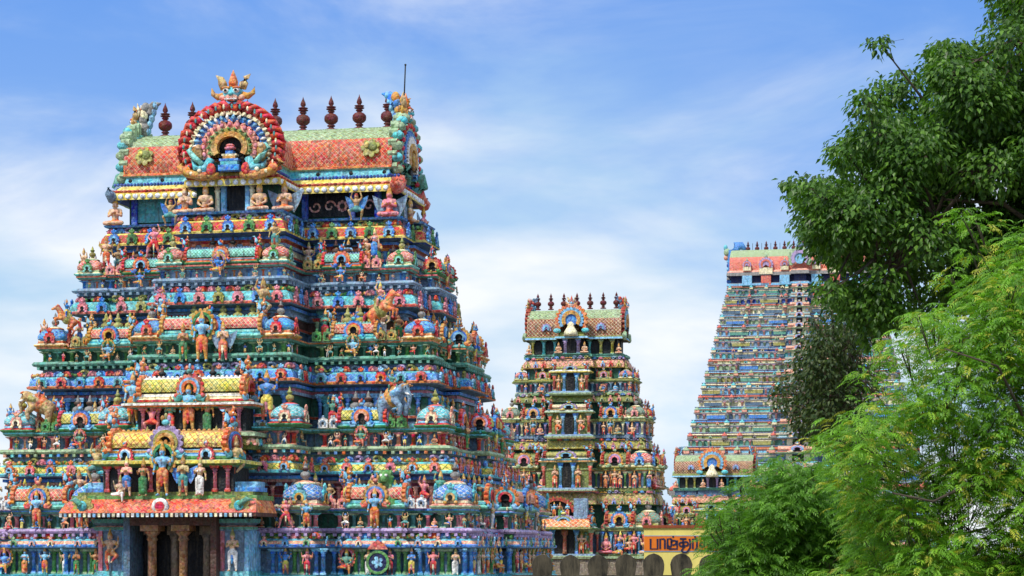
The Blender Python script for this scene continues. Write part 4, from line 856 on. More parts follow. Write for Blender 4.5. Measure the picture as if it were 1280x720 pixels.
    # central doorway
    g += [box(-.42, .42, -4.42, -4.3, zf+.1, 15.3, 'dark'), box(-.62, -.42, -4.6, -4.3, zf, 15.3, 'sky'), box(.42, .62, -4.6, -4.3, zf, 15.3, 'sky'), sweep(rect(.9, .3, 0, -4.5), [(0, 15.0), (.1, 15.08), (.1, 15.2), (0, 15.25)], ['blue', 'cyan', 'blue'])]
    for x in (-.75, .75): g.append(lathe([(.13, zf), (.1, zf+.1), (.09, zf+.85), (.14, zf+.95), (.08, zf+1.0), (.17, zf+1.2)], 10, 'cream').at(x, -4.65, 0))
    t.solid('neck_storey', J(g))
    seat = [(-1.15, -4.9, 'sit', 0), (1.15, -4.9, 'sit', 0), (2.15, -4.7, 'sitpray_wing', 0), (-2.1, -4.7, 'sitpray', 0), (5.95, -2.45, 'sitpray_wing', 8), (-6.1, -2.3, 'sitpray', 0)]
    for x, y, k, c in seat: put_fig(t, k, c, x, y-.05, zf-.02, 1.8, imp=7)
    for x, y, c in ((4.55, -2.55, 7), (-3.55, -2.55, 7)): put_fig(t, 'atlas_wing', c, x, y, zf-.1, 1.18, imp=7)
    put_fig(t, 'sitpray_wing', 8, 6.3, 1.9, zf-.1, 1.6, PI/2, imp=6); put_fig(t, 'sitpray_wing', 0, 6.5, -1.2, zf-.1, 1.5, PI/2, imp=4)
    # --- roof
    rp_ = plan_for(6.3, 2.45, 2.0, 2.55, s=0.01, cd=.6, ps=.02)
    g = [sweep(rp_, [(-.7, 15.0), (-.05, 14.86), (.05, 14.84), (.03, 15.12), (-.05, 15.16), (-.1, 15.27), (-.2, 15.3), (-.38, 15.48), (-.4, 15.56), (-.46, 15.58), (-.52, 15.86), (-.42, 15.92), (-.42, 16.0), (-.56, 16.04)],
               ['navy', 'yellow', 'yellow', 'gold', 'red', 'cream', 'yellow', 'blue', 'sky', 'cyan', 'sage', 'orange', 'gold'])]
    def stud(k, n, x, y, z, rz): g.append(ell(0, 0, 0, .13, .07, .11, (.82, .88, .95), 8, 5).tf(Matrix.Translation((x, y, z)) @ Matrix.Rotation(rz, 4, 'Z')))
    def rope(k, n, x, y, z, rz): g.append(ell(0, 0, 0, .10, .07, .06, 'coral' if k % 2 else 'rust', 6, 4).tf(Matrix.Translation((x, y, z)) @ Matrix.Rotation(rz, 4, 'Z')))
    def bead(k, n, x, y, z, rz): g.append(ell(x, y, z, .07, c='deep', n=6, m=4))
    def hole(k, n, x, y, z, rz): g.append(ell(0, 0, 0, .09, .03, .09, 'dark').tf(Matrix.Translation((x, y, z)) @ Matrix.Rotation(rz, 4, 'Z')))
    for rz, off, a0, a1 in [(0, 2.45, 2.0, 6.3), (0, 2.45, -6.3, -2.0), (0, 5.0, -2.0, 2.0), (PI/2, 6.3, -2.45, 2.45), (PI/2, 2.0, -5.0, -2.5)]:
        row(t, rz, off+.05, a0, a1, 14.98, .34, stud); row(t, rz, off-.06, a0, a1, 15.22, .19, rope); row(t, rz, off-.38, a0, a1, 15.55, .15, bead)
        if rz == 0: row(t, rz, off-.49, a0, a1, 15.72, 1.6, hole)
    # barrel
    m = 18; A = [R(-12)+(PI+R(24))*k/m for k in range(m+1)]
    def barrel(x0, x1, ry, zc, rz_, c, c2, tc, rzrot=0, tt=(4, 13)):
        pr = [(ry*math.copysign(abs(math.cos(a))**.95, math.cos(a)), zc+rz_*math.copysign(abs(math.sin(a))**.92, math.sin(a))) for a in A]
        V = [(x, -y, z) for x in (x0, x1) for y, z in pr]; L = []; Z = []; cc = []; cb = []; mm = []; uv = []; v = 0; ul = (x1-x0)/.24
        for k in range(m):
            dv = math.hypot(pr[k+1][0]-pr[k][0], pr[k+1][1]-pr[k][1])/.24
            L += [k, m+1+k, m+2+k, k+1]; Z.append(4); top_ = tt[0] <= k <= tt[1]
            cc.append(c3(tc if top_ else c)); cb.append(c3('olive' if top_ else c2)); mm.append(1); uv += [(0, v), (ul, v), (ul, v+dv), (0, v+dv)]; v += dv
        return Geo(V, L, Z, np.array(cc), np.array(cb), np.array(mm), True, uv).tf(Matrix.Rotation(rzrot, 4, 'Z'))
    g.append(barrel(-5.9, 5.9, 1.95, 16.35, 1.5, 'tile', 'tan2', 'sage'))
    g.append(barrel(-5.85, 5.85, 1.2, 17.0, .92, 'sage', 'cream', 'sage'))
    g.append(barrel(0, 4.4, 1.65, 16.3, 1.45, 'tile', 'cream', 'sage', -PI/2))
    g.append(barrel(0, 4.0, 1.65, 16.3, 1.3, 'coral', 'cream', 'sage', PI/2))
    g.append(box(-5.8, 5.8, -.3, .3, 17.75, 17.93, 'sage'))
    for x in np.arange(-5.4, 5.5, .4):
        if abs(x) > 1.7: g.append(ell(x, -1.23, 17.4, .13, .09, .07, 'cream')); g.append(ell(x+.2, -1.05, 17.6, .12, .09, .06, 'moss'))
    for x in (5.0, -4.95):    # olive plaques
        g.append(J(fan(0, .42, 0, .1, 'olive', 0, 360, 7, 1, .3), ell(.1, -.03, .05, .2, .08, .2, 'moss'), ell(-.15, -.05, .1, .12, .07, .12, 'yellow')).at(x, -2.02, 16.75, rx=R(-14)))
    rf = t.solid('roof', J(g))
    for k in range(9):
        o = bpy.data.objects.new('finial', mesh_of('kal', kalasam(), 'finial')); C.objects.link(o); o.parent = rf; o.location = (-4.75+k*1.245, 0, 17.9+CAMZ)
    o = bpy.data.objects.new('finial', MESH['kal']); C.objects.link(o); o.parent = rf; o.location = (2.2, 4.2, 17.1+CAMZ); o.scale = (.85,)*3
    # front gable
    gf = [fan(1.62, 2.1, -.12, .35, 'red', -32, 212, 21, 1, .2), fan(1.5, 1.68, -.28, .1, 'cream', -32, 212, 30, 1, .09), fan(1.2, 1.52, -.22, .1, 'blue', -30, 210, 26, 1, .12, ce='sky'),
          fan(.88, 1.22, -.3, .1, 'salmon', -28, 208, 17, 1, .16, ce='rose'), fan(.7, .9, -.36, .1, 'olive', -25, 205, 12, 1, .1), fan(.5, .72, -.42, .1, 'gold', -30, 210, 9), fan(0, .55, -.1, .05, 'dark', -90, 270, 9), box(-.5, .5, -.1, .05, -1.0, 0, 'dark')]
    for k in range(24):
        a = R(-25+k*230/23); gf.append(tube([(1.24*math.cos(a), -.24, 1.24*math.sin(a)), (1.38*math.cos(a), -.30, 1.38*math.sin(a)), (1.5*math.cos(a), -.26, 1.5*math.sin(a))], [.03, .075, .04], 6, 'sky' if k % 2 else 'white')); gf.append(tube([(1.5*math.cos(a+.05), -.3, 1.5*math.sin(a+.05)), (1.66*math.cos(a+.05), -.32, 1.66*math.sin(a+.05))], [.06, .03], 6, 'cream' if k % 2 else 'skin')); b_ = a+(.10 if a > PI/2 else -.10); gf.append(tube([(1.68*math.cos(a), -.2, 1.68*math.sin(a)), (1.9*math.cos(a), -.24, 1.9*math.sin(a)), (2.08*math.cos((a+b_)/2), -.2, 2.08*math.sin((a+b_)/2)), (2.14*math.cos(b_+(b_-a)), -.1, 2.14*math.sin(b_+(b_-a)))], [.12, .15, .12, .02], 7, 'red')); gf.append(ell(1.86*math.cos(a+.04), -.36, 1.86*math.sin(a+.04), .05, .04, .12, 'teal' if k % 3 else 'cream', 6, 4))
    for k in range(13): a = R(-15+k*210/12); gf.append(ell(1.05*math.cos(a), -.36, 1.05*math.sin(a), .08, .07, .13, 'pink')); gf.append(ell(1.05*math.cos(a), -.38, 1.05*math.sin(a)+.15, .05, .05, .06, 'salmon')); gf.append(tube([(.8*math.cos(a), -.42, .8*math.sin(a)), (.92*math.cos(a+.08), -.42, .92*math.sin(a+.08))], [.06, .02], 6, 'leaf'))
    # small shrine inside the arch
    gf += [box(-.42, .42, -.5, -.1, -1.05, -.8, 'blue'), box(-.34, .34, -.48, -.1, -.8, -.62, 'cyan'), box(-.38, .38, -.5, -.1, -.62, -.52, 'blue'), box(-.25, .25, -.45, -.1, -.52, -.38, 'gold'), box(-.3, .3, -.45, -.1, -.38, -.3, 'cream'), box(-.16, .16, -.4, -.1, -.3, -.15, 'blue'), ell(0, -.28, -.02, .24, .18, .1, 'rose'), ell(0, -.28, .1, .18, .14, .08, 'pink')]
    for s in (-1, 1):
        gf += [tube([(s*.75, -.35, -.5), (s*.95, -.45, -.95), (s*1.35, -.4, -.9), (s*1.5, -.35, -.5)], [.16, .2, .14, .05], 8, 'cyan'), ell(s*.78, -.42, -.85, .2, .14, .15, 'jade'), prism([(s*.6, -1.1), (s*1.1, -.85), (s*1.05, -1.1)][::s], -.55, -.3, 'sky'),
               tube([(s*.45, -.35, -1.25), (s*1.1, -.4, -1.28), (s*1.7, -.35, -1.1), (s*2.05, -.3, -.75), (s*1.85, -.3, -.5)], [.16, .2, .2, .13, .03], 8, 'gold'), ell(s*.72, -.5, -1.0, .22, .12, .3, 'red'), ell(s*1.0, -.48, -1.2, .3, .1, .14, 'orange'), ell(s*1.75, -.42, -.98, .22, .1, .2, 'orange'), ell(s*1.5, -.5, -1.15, .1, .08, .1, 'cream'), ell(s*1.15, -.55, -1.05, .1, .08, .1, 'cream'), tube([(s*1.05, -.5, -.75), (s*1.35, -.55, -.45), (s*1.6, -.5, -.1), (s*1.45, -.45, .15)], [.1, .13, .1, .02], 7, 'mint'), ell(s*1.3, -.3, -.25, .24, .16, .45, 'ochre'), ell(s*1.25, -.4, .05, .12, .1, .13, 'skin')]
    o = bpy.data.objects.new('gable_arch', to_mesh(J(gf), 'gable_arch')); C.objects.link(o); o.parent = rf; o.location = (0, -4.95, 16.35+CAMZ); o.scale = (1.06, 1, .9)
    hd = head_yali('cyan', 'salmon', 'orange', 'tan')
    o = bpy.data.objects.new('lion_head', mesh_of('yh', hd, 'lion_head')); C.objects.link(o); o.parent = rf; o.location = (0, -4.85, 18.2+CAMZ); o.scale = (1.28, 1.1, 1.0)
    # end gables
    for s in (-1, 1):
        ge = [fan(1.35, 2.0, -.1, .25, 'aqua' if s < 0 else 'red', -40, 220, 17, 1, .2, ce='sage'), fan(1.2, 1.5, -.2, .3, 'sage', -40, 220, 20, 1, .1, ce='mint'), fan(.95, 1.22, -.25, .1, 'blue', -40, 220, 24, 1, .15), fan(.65, .97, -.3, .1, 'white', -35, 215, 24, 1, .2), fan(.4, .67, -.34, .1, 'gold', -35, 215, 9), fan(0, .42, -.2, .05, 'olive', -90, 270, 9), ell(0, -.3, -.1, .2, .12, .4, 'ochre'), box(-.2, .2, -.25, .05, -.8, -.3, 'dark')]
        for k in range(17):
            a = R(-38+k*256/16); ge.append(ell(1.75*math.cos(a), -.05, 1.75*math.sin(a), .23, .26, .21, 'sage' if k % 2 else 'aqua')); ge.append(ell(1.42*math.cos(a), -.2, 1.42*math.sin(a), .12, .1, .12, 'red' if s > 0 else 'sage'))
        for u in (-1, 1): ge += [tube([(u*1.5, -.1, -1.1), (u*1.9, -.15, -1.45), (u*2.35, -.2, -1.6), (u*2.75, -.2, -1.45), (u*2.85, -.2, -1.2)], [.3, .28, .24, .18, .06], 8, 'coral' if s > 0 else 'slate'), tube([(u*1.2, -.25, -.5), (u*1.45, -.35, -1.0), (u*1.0, -.35, -1.2)], [.25, .22, .08], 8, 'jade')]
        go = bpy.data.objects.new('gable_arch', to_mesh(J(ge), 'gable_arch')); C.objects.link(go); go.parent = rf; go.location = (s*6.0, 0, 16.55+CAMZ); go.rotation_euler = (0, 0, s*PI/2); go.scale = (1, 1.1, 1.0)
        he = J(hd.at(s=.9), crest_g('grey' if s < 0 else 'blue', 'cream' if s < 0 else 'gold', 'sky').at(0, .25, -.15, rz=PI/2, s=1.0), fin('tan' if s < 0 else 'gold', 'ochre').at(0, .1, .5, rz=-PI/2, s=.8))
        o = bpy.data.objects.new('lion_head', to_mesh(he, 'lion_head')); C.objects.link(o); o.parent = rf; o.location = (s*6.0, 0, 18.15+CAMZ); o.rotation_euler = (0, 0, s*PI/2)
    o = bpy.data.objects.new('lightning_rod', to_mesh(J(tube([(0, 0, 0), (.06, 0, 1.55)], .03, 6, 'dark2'), ell(.06, 0, 1.55, .05, c='dark2')), 'lightning_rod')); C.objects.link(o); o.parent = rf; o.location = (5.85, .3, 19.1+CAMZ)
    t.finish()
    return t
build_near()

# ------------------------------------------------------------------ the farther towers
def build_mid(name_label, cx, cy, yaw, T, neck, roof, fz=1.0, nfin=7, cols=None, fin_s=.72, lim=100):
    t = Tower('temple_tower', name_label, cx, cy, yaw)
    K = cols
    g0 = T[0]; gs0 = sweep(plan_for(g0['w'], g0['d'], g0['cw'], g0['p'], kw=.9, mw=.6, cd=.8, s=.15), [(.2, -10), (.2, g0['z']-.35), (.35, g0['z']-.3), (.35, g0['z']-.15), (.1, g0['z']-.1), (.1, g0['z'])], ['stone', 'olive', 'sage', 'moss', 'sage'])
    t.solid('base', gs0)
    for i, q in enumerate(T):
        nx = T[i+1] if i+1 < len(T) else neck
        pl = plan_for(q['w'], q['d'], q['cw'], q['p'], kw=.95, mw=.65, cd=min(.9, q['d']*.45), s=.16, ps=.25)
        ip = plan_for(nx['w']-.2, nx['d']-.2, nx['cw'], nx['p']-.1, kw=.8, mw=.4, cd=.5, s=.1, ps=.2)
        z, wt, ht, kb, kt, zn = q['z'], q['wt'], q['ht'], q['kb'], q['kt'], nx['z']
        c = K[i % len(K)]
        gs = [sweep(pl, [(-.2, z-.02), (-.2, wt-.15), (-.05, wt-.12), (.08, wt-.08), (.08, wt), (-.1, wt+.08)], ['slate2', c['a'], c['b'], 'moss', c['a']]),
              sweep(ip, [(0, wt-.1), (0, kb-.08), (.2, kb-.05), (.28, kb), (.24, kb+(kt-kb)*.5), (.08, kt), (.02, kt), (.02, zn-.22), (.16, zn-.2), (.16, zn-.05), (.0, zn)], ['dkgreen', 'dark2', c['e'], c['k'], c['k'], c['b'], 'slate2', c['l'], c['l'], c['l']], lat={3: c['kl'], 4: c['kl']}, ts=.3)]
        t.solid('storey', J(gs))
        h = wt-.15-z
        kk, pg = proto(('mp', i % 4), lambda: pilaster(*[('sky', 'blue'), ('orange', 'sage'), ('lilac', 'blue'), ('rose', 'jade')][i % 4], r=.09)); kk2, pg2 = proto(('mp2', i % 4), lambda: pilaster(*[('coral', 'sage'), ('leaf', 'cream'), ('cream', 'sage'), ('sky', 'white')][i % 4], r=.09))
        def wz(k, n, x, y, zz, rz):
            if k % 3 != 2: t.put('pilaster', kk if k % 2 else kk2, pg if k % 2 else pg2, x, y, zz, rz, .8, sz=h)
            else:
                kd = rng.choice(SMALL[:8]); dx, dy = rp(rz, 0, .2); put_fig(t, kd, rng.choice([0, 5, 1, 0, 8, 7]), x+dx, y+dy, zz, h*(.9 if 'sit' not in kd and kd != 'plump' else 1.3), rz)
        runs = [(0, q['d'], q['cw'], q['w']), (0, q['d'], -q['w'], -q['cw']), (PI/2, q['w'], -q['d'], q['d'])]
        for rz, off, a0, a1 in runs: row(t, rz, off-.16, a0, a1, z, .3, wz)
        mds = c['med']
        def mfn(k, n, x, y, zz, rz):
            m = mds[k % len(mds)]; k_, g = med(m[0], m[1]); t.put('cornice_medallion', k_, g, x, y, zz, rz, .42)
        for rz, off, a0, a1 in [(0, nx['d'], nx['cw'], nx['w']), (0, nx['d'], -nx['w'], -nx['cw']), (PI/2, nx['w'], -nx['d'], nx['d'])]: row(t, rz, off+.12, a0, a1, kb, .55, mfn)
        def bfn(k, n, x, y, zz, rz):
            j = (k*5+i) % 8; k_, g = proto(('bump', j), BUMPS[j]); t.put('frieze_flower', k_, g, x, y, zz, rz, .8)
        for rz, off, a0, a1 in [(0, nx['d'], nx['cw'], nx['w']), (0, nx['d'], -nx['w'], -nx['cw']), (0, nx['d']+nx['p'], -nx['cw'], nx['cw']), (PI/2, nx['w'], -nx['d'], nx['d'])]: row(t, rz, off-.05, a0, a1, kt, .4, bfn)
        dk = ('mdome', i % 2); _, dp = proto(dk, lambda: dome_parts([('sage', 'cream', 'jade', 'coral', 'olive', 'sky'), ('olive', 'cream', 'coral', 'white', 'sage', 'leaf')][i % 2], [('salmon', 'rose', 1), ('blue', 'sky', 0)][i % 2]))
        hs = (ht-wt)/1.25
        w, d, cw, p = q['w'], q['d'], q['cw'], q['p']; r_ = .72*hs*1.15
        vk = ('mv', i % 2); _, vp = proto(vk, lambda: vault_parts(.8, [('sage', 'coral', 'orange', 'leaf', 'sage'), ('olive', 'cream', 'moss', 'sage', 'moss')][i % 2], [('blue', 'salmon', 'gold', 'sky'), ('gold', 'lilac', 'pink', 'sage')][i % 2], ('rust', 'coral', 'olive', 'sage')))
        def V_(x, y, rz, s_): t.put('shrine_vault', vk, vp[0], x, y, wt+.05, rz, s_, kids=[('niche_arch', vk+('n',), vp[1]), ('end_arch', vk+('a',), vp[2][0]), ('end_arch', vk+('b',), vp[2][1])])
        for sx in (-1, 1):
            for yy in (-1, 1): t.put('shrine_dome', dk, dp[0], sx*(w-r_), yy*(d-r_), wt+.05, 0, hs*1.1, kids=[('finial', dk+('f',), dp[1]), *[('niche_arch', dk+('n', q4), dp[2][q4]) for q4 in (0, 1, 3)]])
            mx = (cw+w-.95)/2; V_(sx*mx, -(d-.4), 0, hs*1.1)
            put_fig(t, ['sitgod', 'deity', 'deity_halo', 'sitgod_halo'][i % 4], [6, 0, 1, 6][i % 4], sx*mx, -(d+.12), z, h*1.05, imp=2)
            kk_, g_ = proto(('twin', i % 2), lambda: twin(*[('salmon', 'rose'), ('olive', 'leaf')][i % 2]))
            for a in (mx-.95, mx+.95):
                if cw+.3 < a < w-1.1: t.put('twin_niche', kk_, g_, sx*a, -(d-.2), wt+.06, 0, .6)
        V_(w-.1, 0, PI/2, hs*1.05)
        for yy in (-1, 1): put_fig(t, 'pray', 0, w+.1, yy*d*.6, z, h, PI/2)
        # central bay with a doorway block painted black as interior shade, guardians either side and a barrel above
        yf = -(d+p); dw = q.get('dw', .27)
        dt = wt+.38 if i else wt-.04
        gs = [box(-dw, dw, yf-.12, yf+.25, z, dt, 'dark'), box(-cw+.1, cw-.1, yf-.02, yf+.5, z, dt, 'moss'), sweep(rect(cw+.15, .4, 0, yf+.2), [(0, dt+.01), (.12, dt+.06), (.12, dt+.14), (0, dt+.2)], [c['a'], c['e'], 'white', c['b']]),
              sweep(rect(cw+.1, .35, 0, yf+.15), [(.1, z-.28), (.2, z-.2), (.2, z-.12), (0, z)], [c['b'], 'sage', 'slate', 'sage'])]
        for s_ in (-1, 1): gs.append(pilaster('sky', 'blue', 1, r=.1).at(s_*(dw+.14), yf-.05, z, sz=dt-z)); gs.append(pilaster('coral', 'sage', 1, r=.1).at(s_*(cw-.05), yf-.02, z, sz=dt-z))
        t.solid('doorway', J(gs))
        for s_ in (-1, 1): put_fig(t, ['deity2', 'pray', 'guard'][i % 3], 0, s_*(dw+.48), yf-.2, z, (dt-z)*.8, imp=4)
        vc = ('mvc', i % 2); _, vq = proto(vc, lambda: vault_parts(1.15, [('sage', 'orange', 'cream', 'salmon', 'sage'), ('aqua', 'white', 'olive', 'yellow', 'moss')][i % 2], ('lilac', 'olive', 'sky', 'yellow'), ('rust', 'sky', 'gold', 'aqua')))
        t.put('shrine_vault', vc, vq[0], 0, yf+.3, dt+.18, 0, cw/1.15*.95, kids=[('niche_arch', vc+('n',), vq[1]), ('end_arch', vc+('a',), vq[2][0]), ('end_arch', vc+('b',), vq[2][1])], sz=hs*(.62 if i else .8))
    # neck and barrel roof
    q = neck; w, d, cw, p, z = q['w'], q['d'], q['cw'], q['p'], q['z']; E0, B0, B1 = roof
    gs = [sweep(plan_for(w, d, cw, p, cd=.5, ps=.05, s=.01), [(.02, z-.05), (.02, z), (-.4, z+.02), (-.4, E0)], ['jade', 'jade', 'dark2'])]
    for x in np.arange(-w+.5, w-.3, .75): gs.append(pilaster(*(('yellow', 'sage') if int(x*2) % 2 else ('aqua', 'jade')), 1, r=.1).at(x, -d+.3, z, sz=E0-z))
    gs += [box(-.28, .28, -(d+p)+.1, -d, z, E0, 'dark')]  # near-black box painted as the shade inside the neck opening
    for s_ in (-1, 1): gs.append(pilaster('lilac', 'slate', 1, r=.12).at(s_*.42, -(d+p)+.2, z, sz=E0-z))
    t.solid('neck_storey', J(gs))
    for s_ in (-1, 1): put_fig(t, 'sit', 0, s_*.85, -(d+p)+.1, z, 1.05*fz, imp=4); put_fig(t, 'sitpray', 0, s_*(w-.3), -d+.1, z, .95*fz, imp=4)
    bh = B1-B0
    rf = t.solid('roof', J(sweep(plan_for(w+.05, d+.05, cw*.9, p, cd=.4, ps=.02, s=.01), [(-.5, E0+.05), (.0, E0), (.05, E0+.02), (.02, E0+.14), (-.2, B0-.15), (-.25, B0-.05), (-.15, B0), (-.3, B0+.02)], ['dark2', 'yellow', 'sky', 'moss', 'olive', 'sage', 'yellow']),
        barrel_g(-w+.15, w-.15, d-.1, B0+.1*bh, bh*.85, 'brick', 'cream', 'sage'), barrel_g(0, d+p-.1, cw*.75, B0+.1*bh, bh*.75, 'brick', 'cream', 'sage', -PI/2),
        *[J(fan(0, .3, 0, .1, 'lilac', -40, 220, 7, 1, .2), fan(.1, .2, -.06, .02, 'sky', -40, 220, 7)).at(s_*w*.55, -d-.02, B0+.35, s=.9*bh/1.4) for s_ in (-1, 1)]))
    kg = proto('kal0', kalasam)[1]
    for k in range(nfin):
        o = bpy.data.objects.new('finial', mesh_of('kal', kg, 'finial')); C.objects.link(o); o.parent = rf; o.location = ((k-(nfin-1)/2)*(2*w-1.3)/(nfin-1), 0, B1+CAMZ-.03); o.scale = (fin_s,)*3
    ga = J(fan(.75, 1.0, -.1, .2, 'orange', -35, 215, 15, 1, .15), fan(.55, .78, -.16, .1, 'sky', -35, 215, 15, 1, .15), fan(.35, .57, -.2, .1, 'gold', -35, 215, 9), fan(0, .37, -.1, .05, 'blue', -90, 270, 9), *[ell(s_*.85, -.1, -.62, .25, .12, .15, 'aqua') for s_ in (-1, 1)],
           lathe([(.42, -.95), (.38, -.7), (.25, -.5), (.18, -.35), (.2, -.25), (.03, -.1)], 12, 'cream', sq=4).at(y=-.2))
    def kid(nm, key, g, loc, rz=0, s_=1, sy=None):
        o = bpy.data.objects.new(nm, mesh_of(key, g, nm)); C.objects.link(o); o.parent = rf; o.location = (loc[0], loc[1], loc[2]+CAMZ); o.rotation_euler = (0, 0, rz); o.scale = (s_, sy or s_, s_)
    kid('gable_arch', 'mga', ga, (0, -(d+p)+.05, B0+.45*bh), 0, bh*(.62 if nfin == 7 and fz == 1 else .8))
    hd = proto('mh', lambda: head_yali('sky', 'salmon', 'coral', 'tan'))[1]
    kid('lion_head', 'mhd', hd, (0, -(d+p)+.1, B0+bh*.95), 0, .42*bh/1.4)
    he = J(hd, crest_g('slate2', 'rust', 'sky').at(0, .4, -.1, rz=PI/2))
    for s_ in (-1, 1):
        gb = J(fan(.8, 1.05, -.1, .25, 'sage', -45, 225, 15, 1, .2, ce='rust'), fan(.55, .82, -.15, .2, 'sky', -40, 220, 15, 1, .15), fan(.3, .57, -.2, .1, 'gold', -40, 220, 9), fan(0, .32, -.1, .1, 'rust', -90, 270, 9), *[tube([(u*.8, -.1, -.7), (u*1.05, -.1, -1.0), (u*1.4, -.1, -.95), (u*1.5, -.1, -.75)], [.2, .18, .12, .03], 7, 'sage') for u in (-1, 1)])
        kid('gable_arch', 'mgb', gb, (s_*(w-.05), 0, B0+.42*bh), s_*PI/2, bh*.6, sy=.8)
        kid('lion_head', 'mhe', he, (s_*(w-.05), 0, B1-.1), s_*PI/2, .5*bh/1.4)
    return t
def barrel_g(x0, x1, ry, zc, rz_, c, c2, tc, rot=0):
    m = 14; A = [R(-12)+(PI+R(24))*k/m for k in range(m+1)]
    pr = [(ry*math.copysign(abs(math.cos(a))**.95, math.cos(a)), zc+rz_*math.copysign(abs(math.sin(a))**.92, math.sin(a))) for a in A]
    V = [(x, -y, z) for x in (x0, x1) for y, z in pr]; L = []; Z = []; cc = []; cb = []; mm = []; uv = []; v = 0; ts = .24 if x1-x0 < 15 else .5; ul = (x1-x0)/ts
    for k in range(m):
        dv = math.hypot(pr[k+1][0]-pr[k][0], pr[k+1][1]-pr[k][1])/ts
        L += [k, m+1+k, m+2+k, k+1]; Z.append(4); tp = 3 <= k <= 10
        cc.append(c3(tc if tp else c)); cb.append(c3('olive' if tp else c2)); mm.append(1); uv += [(0, v), (ul, v), (ul, v+dv), (0, v+dv)]; v += dv
    return Geo(V, L, Z, np.array(cc), np.array(cb), np.array(mm), True, uv).tf(Matrix.Rotation(rot, 4, 'Z'))
MK = [dict(a='sage', b='cream', e='leaf', k='olive', kl='salmon', l='moss', med=[('sage', 'salmon'), ('coral', 'olive'), ('lilac', 'blue')]),
      dict(a='sage', b='salmon', e='gold', k='olive', kl='yellow', l='slate', med=[('lilac', 'slate'), ('blue', 'lilac'), ('rose', 'lilac')]),
      dict(a='olive', b='cream', e='sage', k='moss', kl='olive', l='sage', med=[('salmon', 'coral'), ('olive', 'sage'), ('salmon', 'pink')]),
      dict(a='olive', b='sage', e='yellow', k='salmon', kl='olive', l='jade', med=[('olive', 'yellow'), ('sky', 'lilac'), ('red', 'coral')])]
TM = [dict(z=-.2, wt=1.35, ht=2.6, kb=2.95, kt=3.65, w=5.9, d=3.5, cw=1.75, p=1.0, dw=.62), dict(z=4.0, wt=5.2, ht=6.4, kb=6.55, kt=7.05, w=5.3, d=2.8, cw=1.55, p=.9), dict(z=7.45, wt=8.4, ht=9.35, kb=9.6, kt=9.98, w=4.7, d=1.95, cw=1.3, p=.85), dict(z=10.25, wt=11.0, ht=11.65, kb=11.85, kt=12.35, w=3.85, d=1.6, cw=1.1, p=.8)]
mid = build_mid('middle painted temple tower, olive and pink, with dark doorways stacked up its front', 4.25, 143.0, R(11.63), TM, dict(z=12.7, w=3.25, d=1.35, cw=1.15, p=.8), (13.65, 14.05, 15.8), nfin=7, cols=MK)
# porch of the middle tower: arched gable with figures, lattice awning, black doorway with one pillar
yf = -(3.3+1.0); g = [box(-1.9, 1.6, yf-.9, yf-.05, 1.35, 1.5, 'moss')]
V = [(-1.9, yf-.6, 2.0), (1.6, yf-.6, 2.0), (1.8, yf-1.2, 1.5), (-2.1, yf-1.2, 1.5)]
g += [Geo(V, [3, 2, 1, 0], [4], np.array([P['orange']]), np.array([P['cream']]), 1, False, [(0, 0), (11, 0), (11, 2), (0, 2)]), box(-2.1, 1.8, yf-1.22, yf-.1, 1.36, 1.495, 'olive'), box(-1.95, 1.65, yf-.58, yf-.1, 1.52, 2.12, 'slate'),
      fan(1.0, 1.3, yf-.5, yf-.1, 'rust', 15, 165, 13, 1, .12, z=2.15, x=-.45, ce='olive'), fan(0, 1.02, yf-.3, yf-.15, 'dark', 0, 180, 9, z=2.15, x=-.45), box(.62, 1.5, yf-.5, yf-.1, 2.12, 3.3, 'slate')]
mid.solid('porch', J(g))
mid.put('column', ('mcol',), J(lathe([(.17, 0), (.13, .15), (.11, 1.1), (.2, 1.25), (.22, 1.5)], 10, 'brick')), .05, yf-.5, -.2, 0, 1)
for k, c, x in (('deity', 1, -.6), ('lady', 3, -.25), ('pray', 1, .25)): put_fig(mid, k, c, x, yf-.62, 2.1, .85, imp=4)
put_fig(mid, 'stride', 4, 1.35, yf-.2, -.2, 1.35, imp=5); put_fig(mid, 'sitgod_halo', 0, 4.0, -3.5, .05, 1.2, imp=5)
mid.finish()
TS = [dict(z=-4, wt=-1, ht=.6, kb=.8, kt=1.5, w=5.0, d=3.2, cw=1.6, p=1.0), dict(z=2.0, wt=3.2, ht=4.2, kb=4.4, kt=4.95, w=4.35, d=2.6, cw=1.4, p=.9)]
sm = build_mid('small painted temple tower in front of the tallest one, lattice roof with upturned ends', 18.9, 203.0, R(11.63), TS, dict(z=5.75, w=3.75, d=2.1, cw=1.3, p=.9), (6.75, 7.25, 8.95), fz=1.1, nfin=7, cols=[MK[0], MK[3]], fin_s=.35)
sm.finish()

